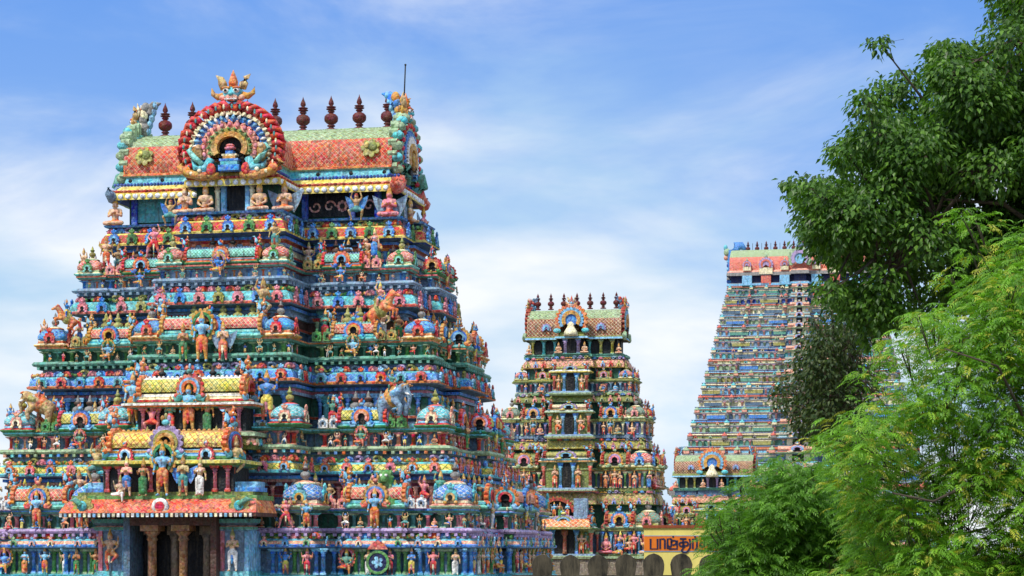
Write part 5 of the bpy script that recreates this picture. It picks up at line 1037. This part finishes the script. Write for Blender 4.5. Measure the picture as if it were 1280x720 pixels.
def build_far():
    t = Tower('temple_tower', 'tallest and farthest temple tower, tapering in many striped storeys behind the dark tree', 54.2, 408.0, R(11.63))
    F_ = .149
    ys = [710, 675, 640, 605, 580, 560, 543, 527, 511, 496, 481, 466, 451, 437, 423, 409, 396, 383, 371, 360]
    wz = lambda z: np.interp(z, [0, 7, 20.5, 34, 48.3], [25.3, 23.1, 20.2, 16.75, 13.4]); dz = lambda z: np.interp(z, [0, 48.3], [13.5, 6.5]); cz = lambda z: np.interp(z, [0, 20, 40, 48], [5.0, 3.6, 2.2, 1.5])
    t.solid('base', sweep(plan_for(wz(0), dz(0), 5, 1.5, kw=5, mw=3, s=.5, cd=3), [(0, -10), (0, -4), (.2, -3.8), (.2, -3.2)], ['stone', 'salmon', 'sage']))
    cs = ['sky', 'coral', 'mint', 'salmon', 'sky', 'coral', 'aqua', 'orange', 'cream', 'blue', 'aqua', 'coral', 'cream', 'sky', 'salmon', 'sky', 'cream', 'sky']
    ws = ['teal', 'sage', 'slate', 'cream', 'slate', 'jade', 'sage', 'slate', 'cream', 'sky', 'olive', 'sage', 'aqua', 'slate', 'sky', 'sage', 'cream', 'deep']
    for i in range(len(ys)-1):
        z0, z1 = (688.3-ys[i])*F_, (688.3-ys[i+1])*F_; hh = z1-z0; ci = (i*7) % 18; w, d, cw = wz(z0), dz(z0), cz(z0)
        pl = plan_for(w, d, cw, 1.3, kw=3.2, mw=2.4, s=.45, cd=3)
        g = [sweep(pl, [(-.35, z0), (-.35, z0+hh*.42), (-.1, z0+hh*.46), (.0, z0+hh*.52), (-.1, z0+hh*.56), (-.42, z0+hh*.58), (-.45, z0+hh*.72), (-.3, z0+hh*.75), (-.15, z0+hh*.82), (-.35, z0+hh*.9), (-.45, z0+hh*.92), (-.2, z0+hh*.96), (-.25, z1)],
                   [ws[i % 18], cs[i % 18], 'white', 'grey', 'sage', ws[(i+5) % 18], cs[(i+1) % 18], 'salmon', cs[(i+3) % 18], 'grey', 'lilac', 'slate'])]
        g += [box(-cw*.26, cw*.26, -(d+1.3)+.1, -(d+1.3)+.53, z0+.05, z0+hh*.42, 'dark')]+[box(u*cw*.42-cw*.14, u*cw*.42+cw*.14, -(d+1.3)+.05, -(d+1.3)+.5, z0+.02, z0+hh*.44, 'cream') for u in (-1, 1)]  # dark block paints the shade inside the bay's opening
        t.solid('storey', J(g))
        def pf(k, n, x, y, zz, rz):
            j = (k*3+i*5+(k//3)) % 5; c = ['cream', 'sage', 'sky', 'salmon', 'slate'][j]; kk, pgm = proto(('fp', c), lambda: pilaster(c, 'lilac', 1, r=.12))
            if (k+i) % 7 in (2, 3, 4): kk, pgm = proto(('fw', i % 4), lambda: J(box(-.32, .32, -.1, 0, .15, .8, ['slate2', 'olive', 'jade', 'blue'][i % 4]), box(-.38, .38, -.12, 0, .8, .95, 'cream')))
            t.put('pilaster' if (k+i) % 7 not in (2, 3, 4) else 'wall_niche', kk, pgm, x, y, zz, rz, 1.7, sz=hh*.42)
        for rz, off, a0, a1 in [(0, d, -w, -cw), (0, d, cw, w)]: row(t, rz, off-.34, a0+.3, a1-.3, z0, 1.1, pf)
        def sf(k, n, x, y, zz, rz):
            c = ['aqua', 'salmon', 'grey', 'cream', 'coral', 'sage'][(k+i*2) % 6]
            kk, gm = proto(('fk', c), lambda: J(fan(0, .5, -.1, .3, c, -30, 210, 5, 1, .2, z=.35), fan(0, .2, -.14, -.08, 'dark', -90, 270, 5, z=.3), ell(0, .1, .95, .12, .12, .2, c)))
            t.put('cornice_medallion', kk, gm, x, y, zz, rz, .62)
        for rz, off, a0, a1 in [(0, d, -w, -cw), (0, d, cw, w)]: row(t, rz, off-.4, a0+.3, a1-.3, z0+hh*.56, 2.9, sf)
        # corner pavilions
        kd = ('fd', i % 3); _, dm = proto(kd, lambda: J(box(-.6, .6, -.6, .6, 0, .5, ['cream', 'salmon', 'grey'][i % 3]), lathe([(.62, .5), (.66, .7), (.5, .95), (.15, 1.15), (.12, 1.3), (.02, 1.5)], 12, ['aqua', 'sage', 'coral'][i % 3], sq=4)))
        for a in (-w+.7, -cw-.9, cw+.9, w-.7, -(w+cw)/2-1.4, -(w+cw)/2+1.4): t.put('shrine_dome', kd, dm, a, -d+.1, z0+hh*.55, 0, hh*.32)
        for s_ in (-1, 1): put_fig(t, 'deity', rng.choice([0, 5, 8]), s_*cw*.72, -(d+1.4), z0, hh*.48, imp=1)
        vk = ('fv', i % 2); _, vp = proto(vk, lambda: vault_parts(1.2, [('sage', 'coral', 'salmon', 'cream', 'grey'), ('sky', 'white', 'grey', 'cream', 'aqua')][i % 2], ('salmon', 'sky', 'lilac', 'cream'), ('rust', 'sky', 'coral', 'aqua')))
        t.put('shrine_vault', vk, vp[0], 0, -(d+1.0), z0+hh*.5, 0, cw/1.25, sz=hh*.5, kids=[('niche_arch', vk+('n',), vp[1])])
    z = (688.3-360)*F_; w, d = 13.4, 6.3; E0 = (688.3-348)*F_; B0 = (688.3-343)*F_; B1 = (688.3-313)*F_
    g = [sweep(plan_for(w, d, 1.7, 1.3, s=.1), [(-.6, z-.1), (-.6, E0)], ['navy']), sweep(plan_for(w, d, 1.6, 1.3, s=.1), [(-.3, z-.1), (.1, z), (.1, z+.35), (-.4, z+.5)], ['aqua', 'sky', 'grey'])]
    for x in (-9.8, -6.3, -2.9, 2.9, 6.3, 9.8): g.append(box(x-.9, x+.9, -d-.1, -d+.6, z, E0, 'coral' if abs(x) == 6.3 else 'sky'))
    t.solid('neck_storey', J(g))
    g = [sweep(plan_for(w+.1, d+.1, 1.6, 1.3, s=.1), [(-.8, E0-.1), (.1, E0), (0, B0-.1), (-.4, B0+.3)], ['navy', 'grey', 'salmon', 'cream']), 
         barrel_g(-w+.3, w-.3, d-.5, B0+.5, (B1-B0)*.95, 'coral', 'salmon', 'sage'), box(-w+.3, w-.3, -2.2, 2.2, B1-1.3, B1-.75, 'cream')]
    for x, s_ in ((-9.8, .8), (-6.3, 1.35), (-2.9, .8), (2.9, .8), (6.3, 1.35), (9.8, .8)): g.append(J(fan(0, 1.0, 0, 1.2, 'lilac', -40, 220, 9, 1, .15), fan(.45, .7, -.1, .1, 'coral', -40, 220, 9), box(-.9, .9, 0, 1.2, -1.3, -.4, 'cream'), lathe([(.25, .9), (.2, 1.3), (.02, 1.7)], 8, 'sage').at(y=.4)).at(x, -d-.3, B0+1.2, s=s_))
    rf = t.solid('roof', J(g))
    def kid(nm, key, gm, loc, rz=0, s_=1):
        o = bpy.data.objects.new(nm, mesh_of(key, gm, nm)); C.objects.link(o); o.parent = rf; o.location = (loc[0], loc[1], loc[2]+CAMZ); o.rotation_euler = (0, 0, rz); o.scale = (s_,)*3
    for k in range(13): kid('finial', 'kal', None, (-10.2+k*1.7, 0, B1-.15), 0, 1.45); 
    for k in range(14): kid('rod', 'rod', lathe([(.045, 0), (.045, 1.9)], 6, 'dark2'), (-11.05+k*1.7, 0, B1-.3))
    kid('gable_arch', 'fga', J(fan(.75, 1.05, -.1, .4, 'sage', -40, 220, 13, 1, .15), fan(.45, .78, -.2, .1, 'lilac', -40, 220, 9, 1, .1), fan(0, .47, -.1, .1, 'sky', -90, 270, 9), lathe([(.3, 1.0), (.35, 1.2), (.1, 1.6), (.02, 2.1)], 8, 'slate')), (0, -d-1.5, B0+2.0), 0, 2.1)
    cr = J(tube([(0, 0, -6.5), (.1, 0, -3.5), (0, 0, -1), (.3, 0, .3), (1.0, 0, 1.3), (2.0, 0, 1.4), (2.6, 0, .7), (2.2, 0, .2)], [.7, .6, .7, 1.0, .95, .75, .4, .1], 10, 'blue'), *[ell(-.5, 0, z_, .35, .35, .4, 'deep' if k % 2 else 'sky') for k, z_ in enumerate(np.arange(-6, -1, .75))], ell(-.7, 0, .2, .7, .8, .8, 'sage'), ell(-1.0, 0, 1.1, .4, .5, .6, 'cyan'), ell(-.9, 0, -.8, .5, .5, .5, 'salmon'))
    kid('crest', 'fcr', cr, (-w, 0, B1-.2)); kid('crest', 'fcr', cr, (w, 0, B1-.2), PI)
    t.finish()
build_far()

# ------------------------------------------------------------------ plain materials
def mat(name, c, rough=.8, nscale=3, amp=.25, dark=None, bump=.3, streak=False):
    m = bpy.data.materials.new(name); m.use_nodes = True; nt = m.node_tree; N = nt.nodes; L = nt.links; b = N['Principled BSDF']; b.inputs['Roughness'].default_value = rough
    g = N.new('ShaderNodeNewGeometry'); mp = N.new('ShaderNodeMapping'); L.new(g.outputs['Position'], mp.inputs[0])
    if streak: mp.inputs['Scale'].default_value = (1, 1, .25)
    n = N.new('ShaderNodeTexNoise'); n.inputs['Scale'].default_value = nscale; n.inputs['Detail'].default_value = 9; n.inputs['Roughness'].default_value = .7; L.new(mp.outputs[0], n.inputs[0])
    r = N.new('ShaderNodeValToRGB'); c = np.array(c3(c)); dk = c*(1-amp*2) if dark is None else np.array(c3(dark))
    r.color_ramp.elements[0].position = .35; r.color_ramp.elements[0].color = (*dk, 1); r.color_ramp.elements[1].position = .62; r.color_ramp.elements[1].color = (*c, 1)
    L.new(n.outputs[0], r.inputs[0]); L.new(r.outputs[0], b.inputs['Base Color'])
    bp = N.new('ShaderNodeBump'); bp.inputs['Strength'].default_value = bump; bp.inputs['Distance'].default_value = .03; L.new(n.outputs[0], bp.inputs['Height']); L.new(bp.outputs[0], b.inputs['Normal'])
    return m
def simple(name, g, m, parent=None, loc=(0, 0, 0)):
    o = bpy.data.objects.new(name, to_mesh(g, name, (m,))); C.objects.link(o); o.location = loc; o.parent = parent; return o
def thing(name, label, cat, loc=(0, 0, 0), group=None):
    o = bpy.data.objects.new(name, None); C.objects.link(o); o.location = loc; o['label'] = label; o['category'] = cat
    if group: o['group'] = group
    return o
M_gr = mat('dry_earth', (.22, .17, .12), .95, .3, .2)
gnd = simple('ground', Geo([(-2500, -300, 0), (2500, -300, 0), (2500, 4500, 0), (-2500, 4500, 0)], [0, 1, 2, 3], [4], 'stone'), M_gr); gnd['kind'] = 'structure'

# ------------------------------------------------------------------ yellow building with the painted sign band
M_ye = mat('yellow_limewash', hx('f3e07a'), .85, .8, .1, streak=True); M_or = mat('orange_paint', hx('f0801c'), .8, 2, .1); M_cop = mat('red_brown_coping', hx('a4502a'), .8, 4, .2); M_ink = mat('navy_paint', hx('1c1c44'), .7, 5, .1); M_bl = mat('pale_blue_line', hx('8fa6c0'), .8, 5, .1)
bY = 110.0; pxm = bY/FPX
X0 = (805-640)*pxm; X1 = (1120-640)*pxm; zpx = lambda y: (HOR-y)*pxm+CAMZ
bt = thing('yellow_building', 'low yellow building with an orange sign band, in front of the small tower', 'building', (X0, bY, 0)); bt.rotation_euler = (0, 0, -R(6))
simple('wall', box(0, X1-X0, 0, 7, 0, zpx(660), 'yellow'), M_ye, bt)
simple('coping', box(-.06, X1-X0+.06, -.08, 7.06, zpx(660)+.002, zpx(656.5), 'yellow'), M_cop, bt)
sg = simple('sign_band', box(.01, 11.7, -.02, .05, zpx(688.5), zpx(670.5), 'orange'), M_or, bt)
simple('sign_border', J(box(.01, 11.7, -.026, .04, zpx(670.3), zpx(669.3), 'sky'), box(.01, 11.7, -.026, .04, zpx(689.7), zpx(688.7), 'sky')), M_bl, bt)
# brush lettering: strokes as flat ribbons, unit = letter height
def stroke(pts, w=.17):
    pts = [np.array(p, float) for p in pts]; V = []; n = len(pts)
    for i in range(n):
        d = pts[min(i+1, n-1)]-pts[max(i-1, 0)]; d = d/max(np.linalg.norm(d), 1e-6); m_ = np.array([-d[1], d[0]])*w/2
        for q in (pts[i]+m_, pts[i]-m_): V += [(q[0], 0, q[1]), (q[0], .02, q[1])]
    L = []; Z = []
    for i in range(n-1):
        a, b = 4*i, 4*i+4; L += [a, a+2, b+2, b, a+1, b+1, b+3, a+3, a, b, b+1, a+1, a+2, a+3, b+3, b+2]; Z += [4]*4
    return Geo(V, L, Z, P['navy'])
def arc(cx_, cz_, r, a0, a1, n=10, rx=None): return [(cx_+(rx or r)*math.cos(R(a)), cz_+r*math.sin(R(a))) for a in np.linspace(a0, a1, n)]
def pa(x): return [stroke([(x, 1), (x, 0), (x+.62, 0), (x+.62, 1)])], .85
def aa(x): return [stroke([(x, 0), (x, .98), (x+.34, .98), (x+.42, .9), (x+.42, 0)])], .66
def nga(x, dot=True):
    s_ = [stroke([(x, 0), (x, 1), (x+.34, 1)]), stroke([(x+.34, 1), (x+.34, .35)]+arc(x+.2, .35, .14, 0, -180, 6)[::1]), stroke([(x+.34, .55)]+arc(x+.56, .62, .22, 180, -90, 8)+[(x+.45, .36)]), stroke([(x+.1, 0), (x+.85, 0), (x+.85, .85)])]
    if dot: s_.append(stroke(arc(x+.5, 1.2, .055, 0, 360, 8), .08))
    return s_, 1.05
def ku(x):
    return [stroke([(x+.05, 1), (x+.62, 1)]), stroke([(x+.33, 1), (x+.33, 0)]), stroke(arc(x+.2, .45, .2, 0, 360, 12)), stroke([(x+.33, .62)]+arc(x+.58, .5, .2, 120, -110, 9)+[(x+.4, .12)]),
            stroke([(x+.33, 0)]+arc(x+.5, -.08, .3, 190, 330, 9)+[(x+.95, .1), (x+.98, .6), (x+.9, 1.0)])], 1.2
def ra(x, dot=True):
    s_ = [stroke([(x, 0), (x, .98), (x+.36, .98)]), stroke([(x+.36, 1), (x+.36, .12), (x+.2, -.16)])]
    if dot: s_.append(stroke(arc(x+.2, 1.2, .055, 0, 360, 8), .08))
    return s_, .62
def tha(x):
    return [stroke(arc(x+.22, .42, .22, 0, 360, 12)), stroke([(x+.42, .5), (x+.42, .95), (x+.1, 1.0)]), stroke([(x+.42, .9)]+arc(x+.55, .35, .5, 80, -80, 10, rx=.3)+[(x+.3, -.18), (x+.05, -.15)])], 1.0
gl = []; x = 0
for f in (pa, aa, nga, ku, ra, tha, aa, pa):
    s_, adv = f(x); gl.append(s_); x += adv
hl = 12.5*pxm
letters = [q for q in gl]; 
for q in letters: simple('letter', J(q).at(.33, -.045, zpx(686.0), sx=hl*1.12, sy=1, sz=hl), M_ink, bt)
simple('letter', J(stroke([(0, 0), (.38, 1), (.76, 0)]), stroke([(.15, .36), (.6, .36)])).at((1080-805)*pxm, -.045, zpx(686), sx=hl, sy=1, sz=hl), M_ink, bt)

# ------------------------------------------------------------------ weathered parapet with rounded merlons
M_mo = mat('mossy_plaster', hx('5c5442'), .95, 5, .2, dark=hx('17160f'), bump=.8, streak=True)
mY = 60.0; pm = mY/FPX
wl = thing('parapet_wall', 'weathered dark grey parapet wall with rounded merlons, in front of the towers', 'parapet wall', (0, mY, 0))
ztop = (HOR-719)*pm+CAMZ
simple('wall', box((640-640)*pm, (1600-640)*pm, -.05, .4, 0, ztop, 'stone'), M_mo, wl)
half = [(.25, 0), (.25, .02), (.275, .18), (.285, .3), (.265, .40), (.215, .49), (.13, .555), (.05, .585)]
out = half+[(0, .60)]+[(-x_, z_) for x_, z_ in half[::-1]]
for k in range(22):
    cxm = (678-640+34.8*k)*pm; sc = 1+rng.uniform(-.04, .04)
    o = simple('merlon', prism([(x_*sc*rng.uniform(.97, 1.03), z_*sc) for x_, z_ in out], .0, .26, 'stone'), M_mo, wl); o.location = (cxm, 0, ztop-.02); o.rotation_euler = (0, 0, rng.uniform(-.05, .05))
    bv = o.modifiers.new('bevel', 'BEVEL'); bv.width = .02; bv.segments = 2

# ------------------------------------------------------------------ trees
def leafmat(name, c1, c2, trans=.35):
    m = bpy.data.materials.new(name); m.use_nodes = True; nt = m.node_tree; N = nt.nodes; L = nt.links; b = N['Principled BSDF']; b.inputs['Roughness'].default_value = .42; b.inputs['Specular IOR Level'].default_value = .4
    a = N.new('ShaderNodeAttribute'); a.attribute_name = 'Col'; L.new(a.outputs[0], b.inputs['Base Color'])
    tr = N.new('ShaderNodeBsdfTranslucent'); mu = N.new('ShaderNodeMix'); mu.data_type = 'RGBA'; mu.blend_type = 'MULTIPLY'; mu.inputs[0].default_value = 1; mu.inputs[7].default_value = (1.5, 1.7, .7, 1); L.new(a.outputs[0], mu.inputs[6]); L.new(mu.outputs[2], tr.inputs[0])
    ms = N.new('ShaderNodeMixShader'); ms.inputs[0].default_value = trans; L.new(b.outputs[0], ms.inputs[1]); L.new(tr.outputs[0], ms.inputs[2]); L.new(ms.outputs[0], N['Material Output'].inputs[0])
    return m
M_leaf = leafmat('leaf', 0, 0); M_bark = mat('bark', (.10, .075, .05), .9, 9, .3, bump=.8)
def leaf_geo(cen, dirs, nrm, length, width, cols):
    """folded leaves: 2 quads each"""
    n = len(cen); t = dirs/np.linalg.norm(dirs, axis=1)[:, None]; b = np.cross(t, nrm); b /= np.maximum(np.linalg.norm(b, axis=1), 1e-6)[:, None]; u = np.cross(b, t)
    l = length[:, None]; w = width[:, None]
    V = np.stack([cen, cen+t*l*.4+b*w*.5+u*w*.16, cen+t*l-u*l*.08, cen+t*l*.4-b*w*.5+u*w*.16, cen+t*l*.45-u*w*.02], 1).reshape(-1, 3)
    base = np.arange(n)[:, None]*5; L = (base+np.array([[0, 1, 2, 4, 0, 4, 2, 3]])).ravel()
    return Geo(V, L, np.full(2*n, 4), np.repeat(cols, 2, 0), s=False)
def inpoly(x, z, poly):
    c = False; j = len(poly)-1
    for i in range(len(poly)):
        if (poly[i][1] > z) != (poly[j][1] > z) and x < (poly[j][0]-poly[i][0])*(z-poly[i][1])/(poly[j][1]-poly[i][1])+poly[i][0]: c = not c
        j = i
    return c
def crown_clumps(poly, D, depth, n, rr, edge=.0):
    rng.seed(int(D*10)); nr.seed(int(D*10)); xs = [p[0] for p in poly]; zs = [p[1] for p in poly]; out = []; tries = 0; pm_ = D/FPX
    while len(out) < n and tries < 20000:
        tries += 1; x = rng.uniform(min(xs), max(xs)); y = rng.uniform(min(zs), max(zs))
        if not inpoly(x, y, poly): continue
        r = rng.uniform(*rr); 
        ok = all(inpoly(x+dx*r/pm_*1.05, y+dy*r/pm_*.95, poly) for dx, dy in ((1, 0), (-1, 0), (0, 1), (0, -1)))
        if not ok:
            if rng.random() < .5: continue
            r *= .5
        yy = rng.uniform(-depth, depth)
        pq = (D+yy)/FPX; out.append((Vector(((x-640)*pq, D+yy, (HOR-y)*pq+CAMZ)), r))
    return out
def build_tree(name, label, base, D, clumps, kind, per, cols, lsize, limbs=7, trunk_r=.45, fork=None, vis=(), back=0):
    t = thing(name, label, 'tree', (base[0], base[1], 0), 'trees on the right')
    fork = fork or Vector((base[0], base[1], 12)); B = Vector((base[0], base[1], 0))
    segs = [tube([(0, 0, 0), (.1, .05, fork.z*.35), (-.1, 0, fork.z*.7), tuple(fork-B)], [trunk_r*1.3, trunk_r, trunk_r*.85, trunk_r*.7], 12, 'brown')]
    # limbs: k-means-like hubs
    cen = np.array([c for c, r in clumps]); hubs = cen[nr.choice(len(cen), limbs, replace=False)].copy()
    for _ in range(8):
        a = np.argmin(((cen[:, None]-hubs[None])**2).sum(2), 1)
        for h in range(limbs):
            if (a == h).any(): hubs[h] = cen[a == h].mean(0)
    for h in range(limbs):
        H_ = Vector(hubs[h]); H_.y += back; H_.z -= back*1.2; m1 = fork.lerp(H_, .5)+Vector((rng.uniform(-.4, .4), rng.uniform(-.4, .4), rng.uniform(-.2, .5)))
        L_ = [fork-B, fork.lerp(m1, .5)-B+Vector((0, 0, .15)), m1-B, H_-B]; segs.append(tube(L_, [trunk_r*.55, trunk_r*.42, trunk_r*.3, trunk_r*.18], 8, 'brown'))
        for c_ in cen[a == h]:
            q = Vector(c_); st = m1.lerp(H_, rng.uniform(.2, 1)); md = st.lerp(q, .5)+Vector((rng.uniform(-.2, .2), rng.uniform(-.2, .2), rng.uniform(0, .3)))
            segs.append(tube([st-B, md-B, q-B], [trunk_r*.12, trunk_r*.07, .008], 5, 'brown', caps=False))
            for _ in range(3):
                e = q+Vector((rng.gauss(0, .18), rng.gauss(0, .18), rng.gauss(0, .12))); tw = .6 if kind == 'broad' else .3; segs.append(tube([md.lerp(q, .7)-B, q.lerp(e, .3)-B, e-B], [.022*tw, .014*tw, .006*tw], 4, 'brown', caps=False))
    for pts, r0 in vis: segs.append(tube([Vector(p)-B for p in pts], [r0*(1-.7*k/(len(pts)-1)) for k in range(len(pts))], 8, 'brown'))
    simple('trunk', J(segs), M_bark, t)
    G_ = []
    for c_, r in clumps:
        n = int(per*(r/.6)**2)
        v = nr.normal(size=(n, 3)); v /= np.linalg.norm(v, axis=1)[:, None]; rad = r*(nr.uniform(.15, 1, n)**.45)*(1+.25*np.sin(v[:, 0]*5+v[:, 1]*4+c_[0]*3)*np.cos(v[:, 2]*6+c_[2]*2))
        P_ = np.array(c_)+v*rad[:, None]*np.array([1.1, 1.1, .78])
        cc = np.array(cols)[nr.choice(len(cols), n)]*nr.uniform(.72, 1.25, (n, 1))
        if kind == 'broad':
            d_ = v*np.array([1, 1, .3])+np.array([0, 0, -.9])+nr.normal(0, .35, (n, 3)); nn = v+np.array([0, 0, .8])+nr.normal(0, .45, (n, 3))
            G_.append(leaf_geo(P_-np.array(B), d_, nn, lsize*nr.uniform(.7, 1.3, n), lsize*.62*nr.uniform(.8, 1.2, n), cc))
        else:       # neem fronds: a drooping midrib with pairs of narrow leaflets
            fl = lsize*nr.uniform(.7, 1.25, n); az = np.arctan2(v[:, 1], v[:, 0])+nr.normal(0, .5, n); up = nr.uniform(-.1, .75, n)
            d0 = np.stack([np.cos(az), np.sin(az), up], 1); d0 /= np.linalg.norm(d0, axis=1)[:, None]
            side = np.stack([-np.sin(az), np.cos(az), nr.normal(0, .25, n)], 1)
            for k in range(7):
                f = (k+1)/7.5; pos = P_+d0*fl[:, None]*f-np.array([0, 0, 1])*(fl*f*f*.55)[:, None]; tan = d0-np.array([0, 0, 1])*(1.1*f)
                sgn = [1, -1] if k < 6 else [0]
                for s_ in sgn:
                    dd = side*s_*1.0+tan*.75+np.array([0, 0, -.25])+nr.normal(0, .1, (n, 3))
                    nn = np.cross(tan, side)*(1 if True else 1)+nr.normal(0, .2, (n, 3))
                    ll = fl*.36*(1-.35*abs(f-.45)); G_.append(leaf_geo(pos-np.array(B), dd, nn, ll, ll*.26, cc*(.9+.25*f)))
    g = J(G_); simple('crown', g, M_leaf, t)
    return t
# dark broad-leaved tree, large, right
pip = [(1225, -60), (1215, 15), (1190, 42), (1150, 38), (1100, 42), (1070, 62), (1068, 110), (1072, 150), (1045, 175), (1038, 192), (1000, 196), (978, 222), (984, 262), (976, 300), (1000, 330), (1040, 345), (1035, 380), (1060, 420), (1100, 430), (1180, 400), (1300, 430), (1620, 480), (1700, 200), (1600, -120), (1400, -160)]
cl = crown_clumps(pip, 45, 2.6, 370, (.42, .85))
PIPC = [(.06, .14, .016), (.085, .19, .02), (.04, .10, .013), (.13, .26, .03), (.065, .155, .018)]
fk = Vector(((1330-640)*45/FPX, 45, (HOR-330)*45/FPX+CAMZ)); pxp = lambda x, y, D, dy=0: ((x-640)*D/FPX, D+dy, (HOR-y)*D/FPX+CAMZ)
build_tree('broadleaf_tree', 'huge dark green broad-leaved tree filling the top right, its limbs showing through gaps', (fk.x+.6, 45), 45, cl, 'broad', 420, PIPC, .14, 9, .5, fk,
    vis=[([pxp(1330, 330, 45), pxp(1275, 242, 45, -1.2), pxp(1215, 228, 45, -1.6), pxp(1180, 235, 45, -1.5), pxp(1130, 205, 45, -1.2), pxp(1085, 175, 45, -.8)], .15), ([pxp(1320, 300, 45), pxp(1290, 300, 45, -1), pxp(1235, 268, 45, -1.4), pxp(1165, 262, 45, -1.3)], .08)])
# olive, looser tree lower down in front of the tallest tower
ol = [(1035, 350), (1060, 355), (1075, 375), (1100, 420), (1110, 480), (1090, 540), (1060, 580), (1010, 560), (985, 530), (968, 500), (975, 460), (1000, 430), (1015, 395)]
cl = crown_clumps(ol, 52, 1.6, 105, (.35, .6))
build_tree('sparse_tree', 'sparse olive-green tree with thin crown, against the tallest tower', ((1090-640)*52/FPX, 52), 52, cl, 'broad', 190, [(.05, .09, .025), (.07, .11, .03), (.035, .07, .02), (.10, .13, .04)], .12, 5, .22, Vector(((1085-640)*52/FPX, 52, (HOR-600)*52/FPX+CAMZ)))
# bright feathery neem tree at the right
ne = [(1180, 275), (1215, 262), (1250, 275), (1285, 262), (1500, 240), (1600, 700), (1560, 830), (1060, 830), (1035, 700), (1035, 600), (1020, 560), (1025, 520), (1060, 490), (1085, 430), (1125, 395), (1150, 370), (1190, 345)]
cl = crown_clumps(ne, 30, 1.5, 380, (.3, .55))
NEC = [(.13, .29, .02), (.18, .37, .03), (.10, .24, .02), (.25, .43, .035), (.14, .31, .025), (.15, .33, .03), (.20, .40, .03), (.42, .42, .05)]
build_tree('neem_tree', 'bright green feathery neem tree with drooping fronds at the right edge', ((1330-640)*30/FPX, 30.5), 30, cl, 'neem', 215, NEC, .205, 7, .07, back=1.5, fork= Vector(((1300-640)*30/FPX, 30.5, (HOR-640)*30/FPX+CAMZ)),
    vis=[([pxp(1300, 640, 30), pxp(1250, 600, 30, -.8), pxp(1180, 612, 30, -1.3), pxp(1140, 630, 30, -1.5), pxp(1090, 620, 30, -1.6)], .035), ([pxp(1290, 560, 30), pxp(1250, 520, 30, -1.2), pxp(1215, 470, 30, -1.6), pxp(1150, 450, 30, -1.7)], .03)])
# darker, finer neem in the middle foreground
n2 = [(975, 558), (1010, 566), (1045, 590), (1080, 600), (1110, 640), (1130, 700), (1140, 800), (880, 800), (872, 700), (878, 658), (896, 640), (905, 628), (925, 605), (945, 578)]
cl = crown_clumps(n2, 38, 1.5, 260, (.32, .55))
build_tree('young_neem_tree', 'deep green young neem tree covering the end of the yellow sign', ((1010-640)*38/FPX, 38.5), 38, cl, 'neem', 175, [(.09, .22, .018), (.12, .28, .024), (.07, .18, .016), (.15, .32, .03)], .23, 6, .08, back=.8, fork=Vector(((1015-640)*38/FPX, 38.5, (HOR-730)*38/FPX+CAMZ)))
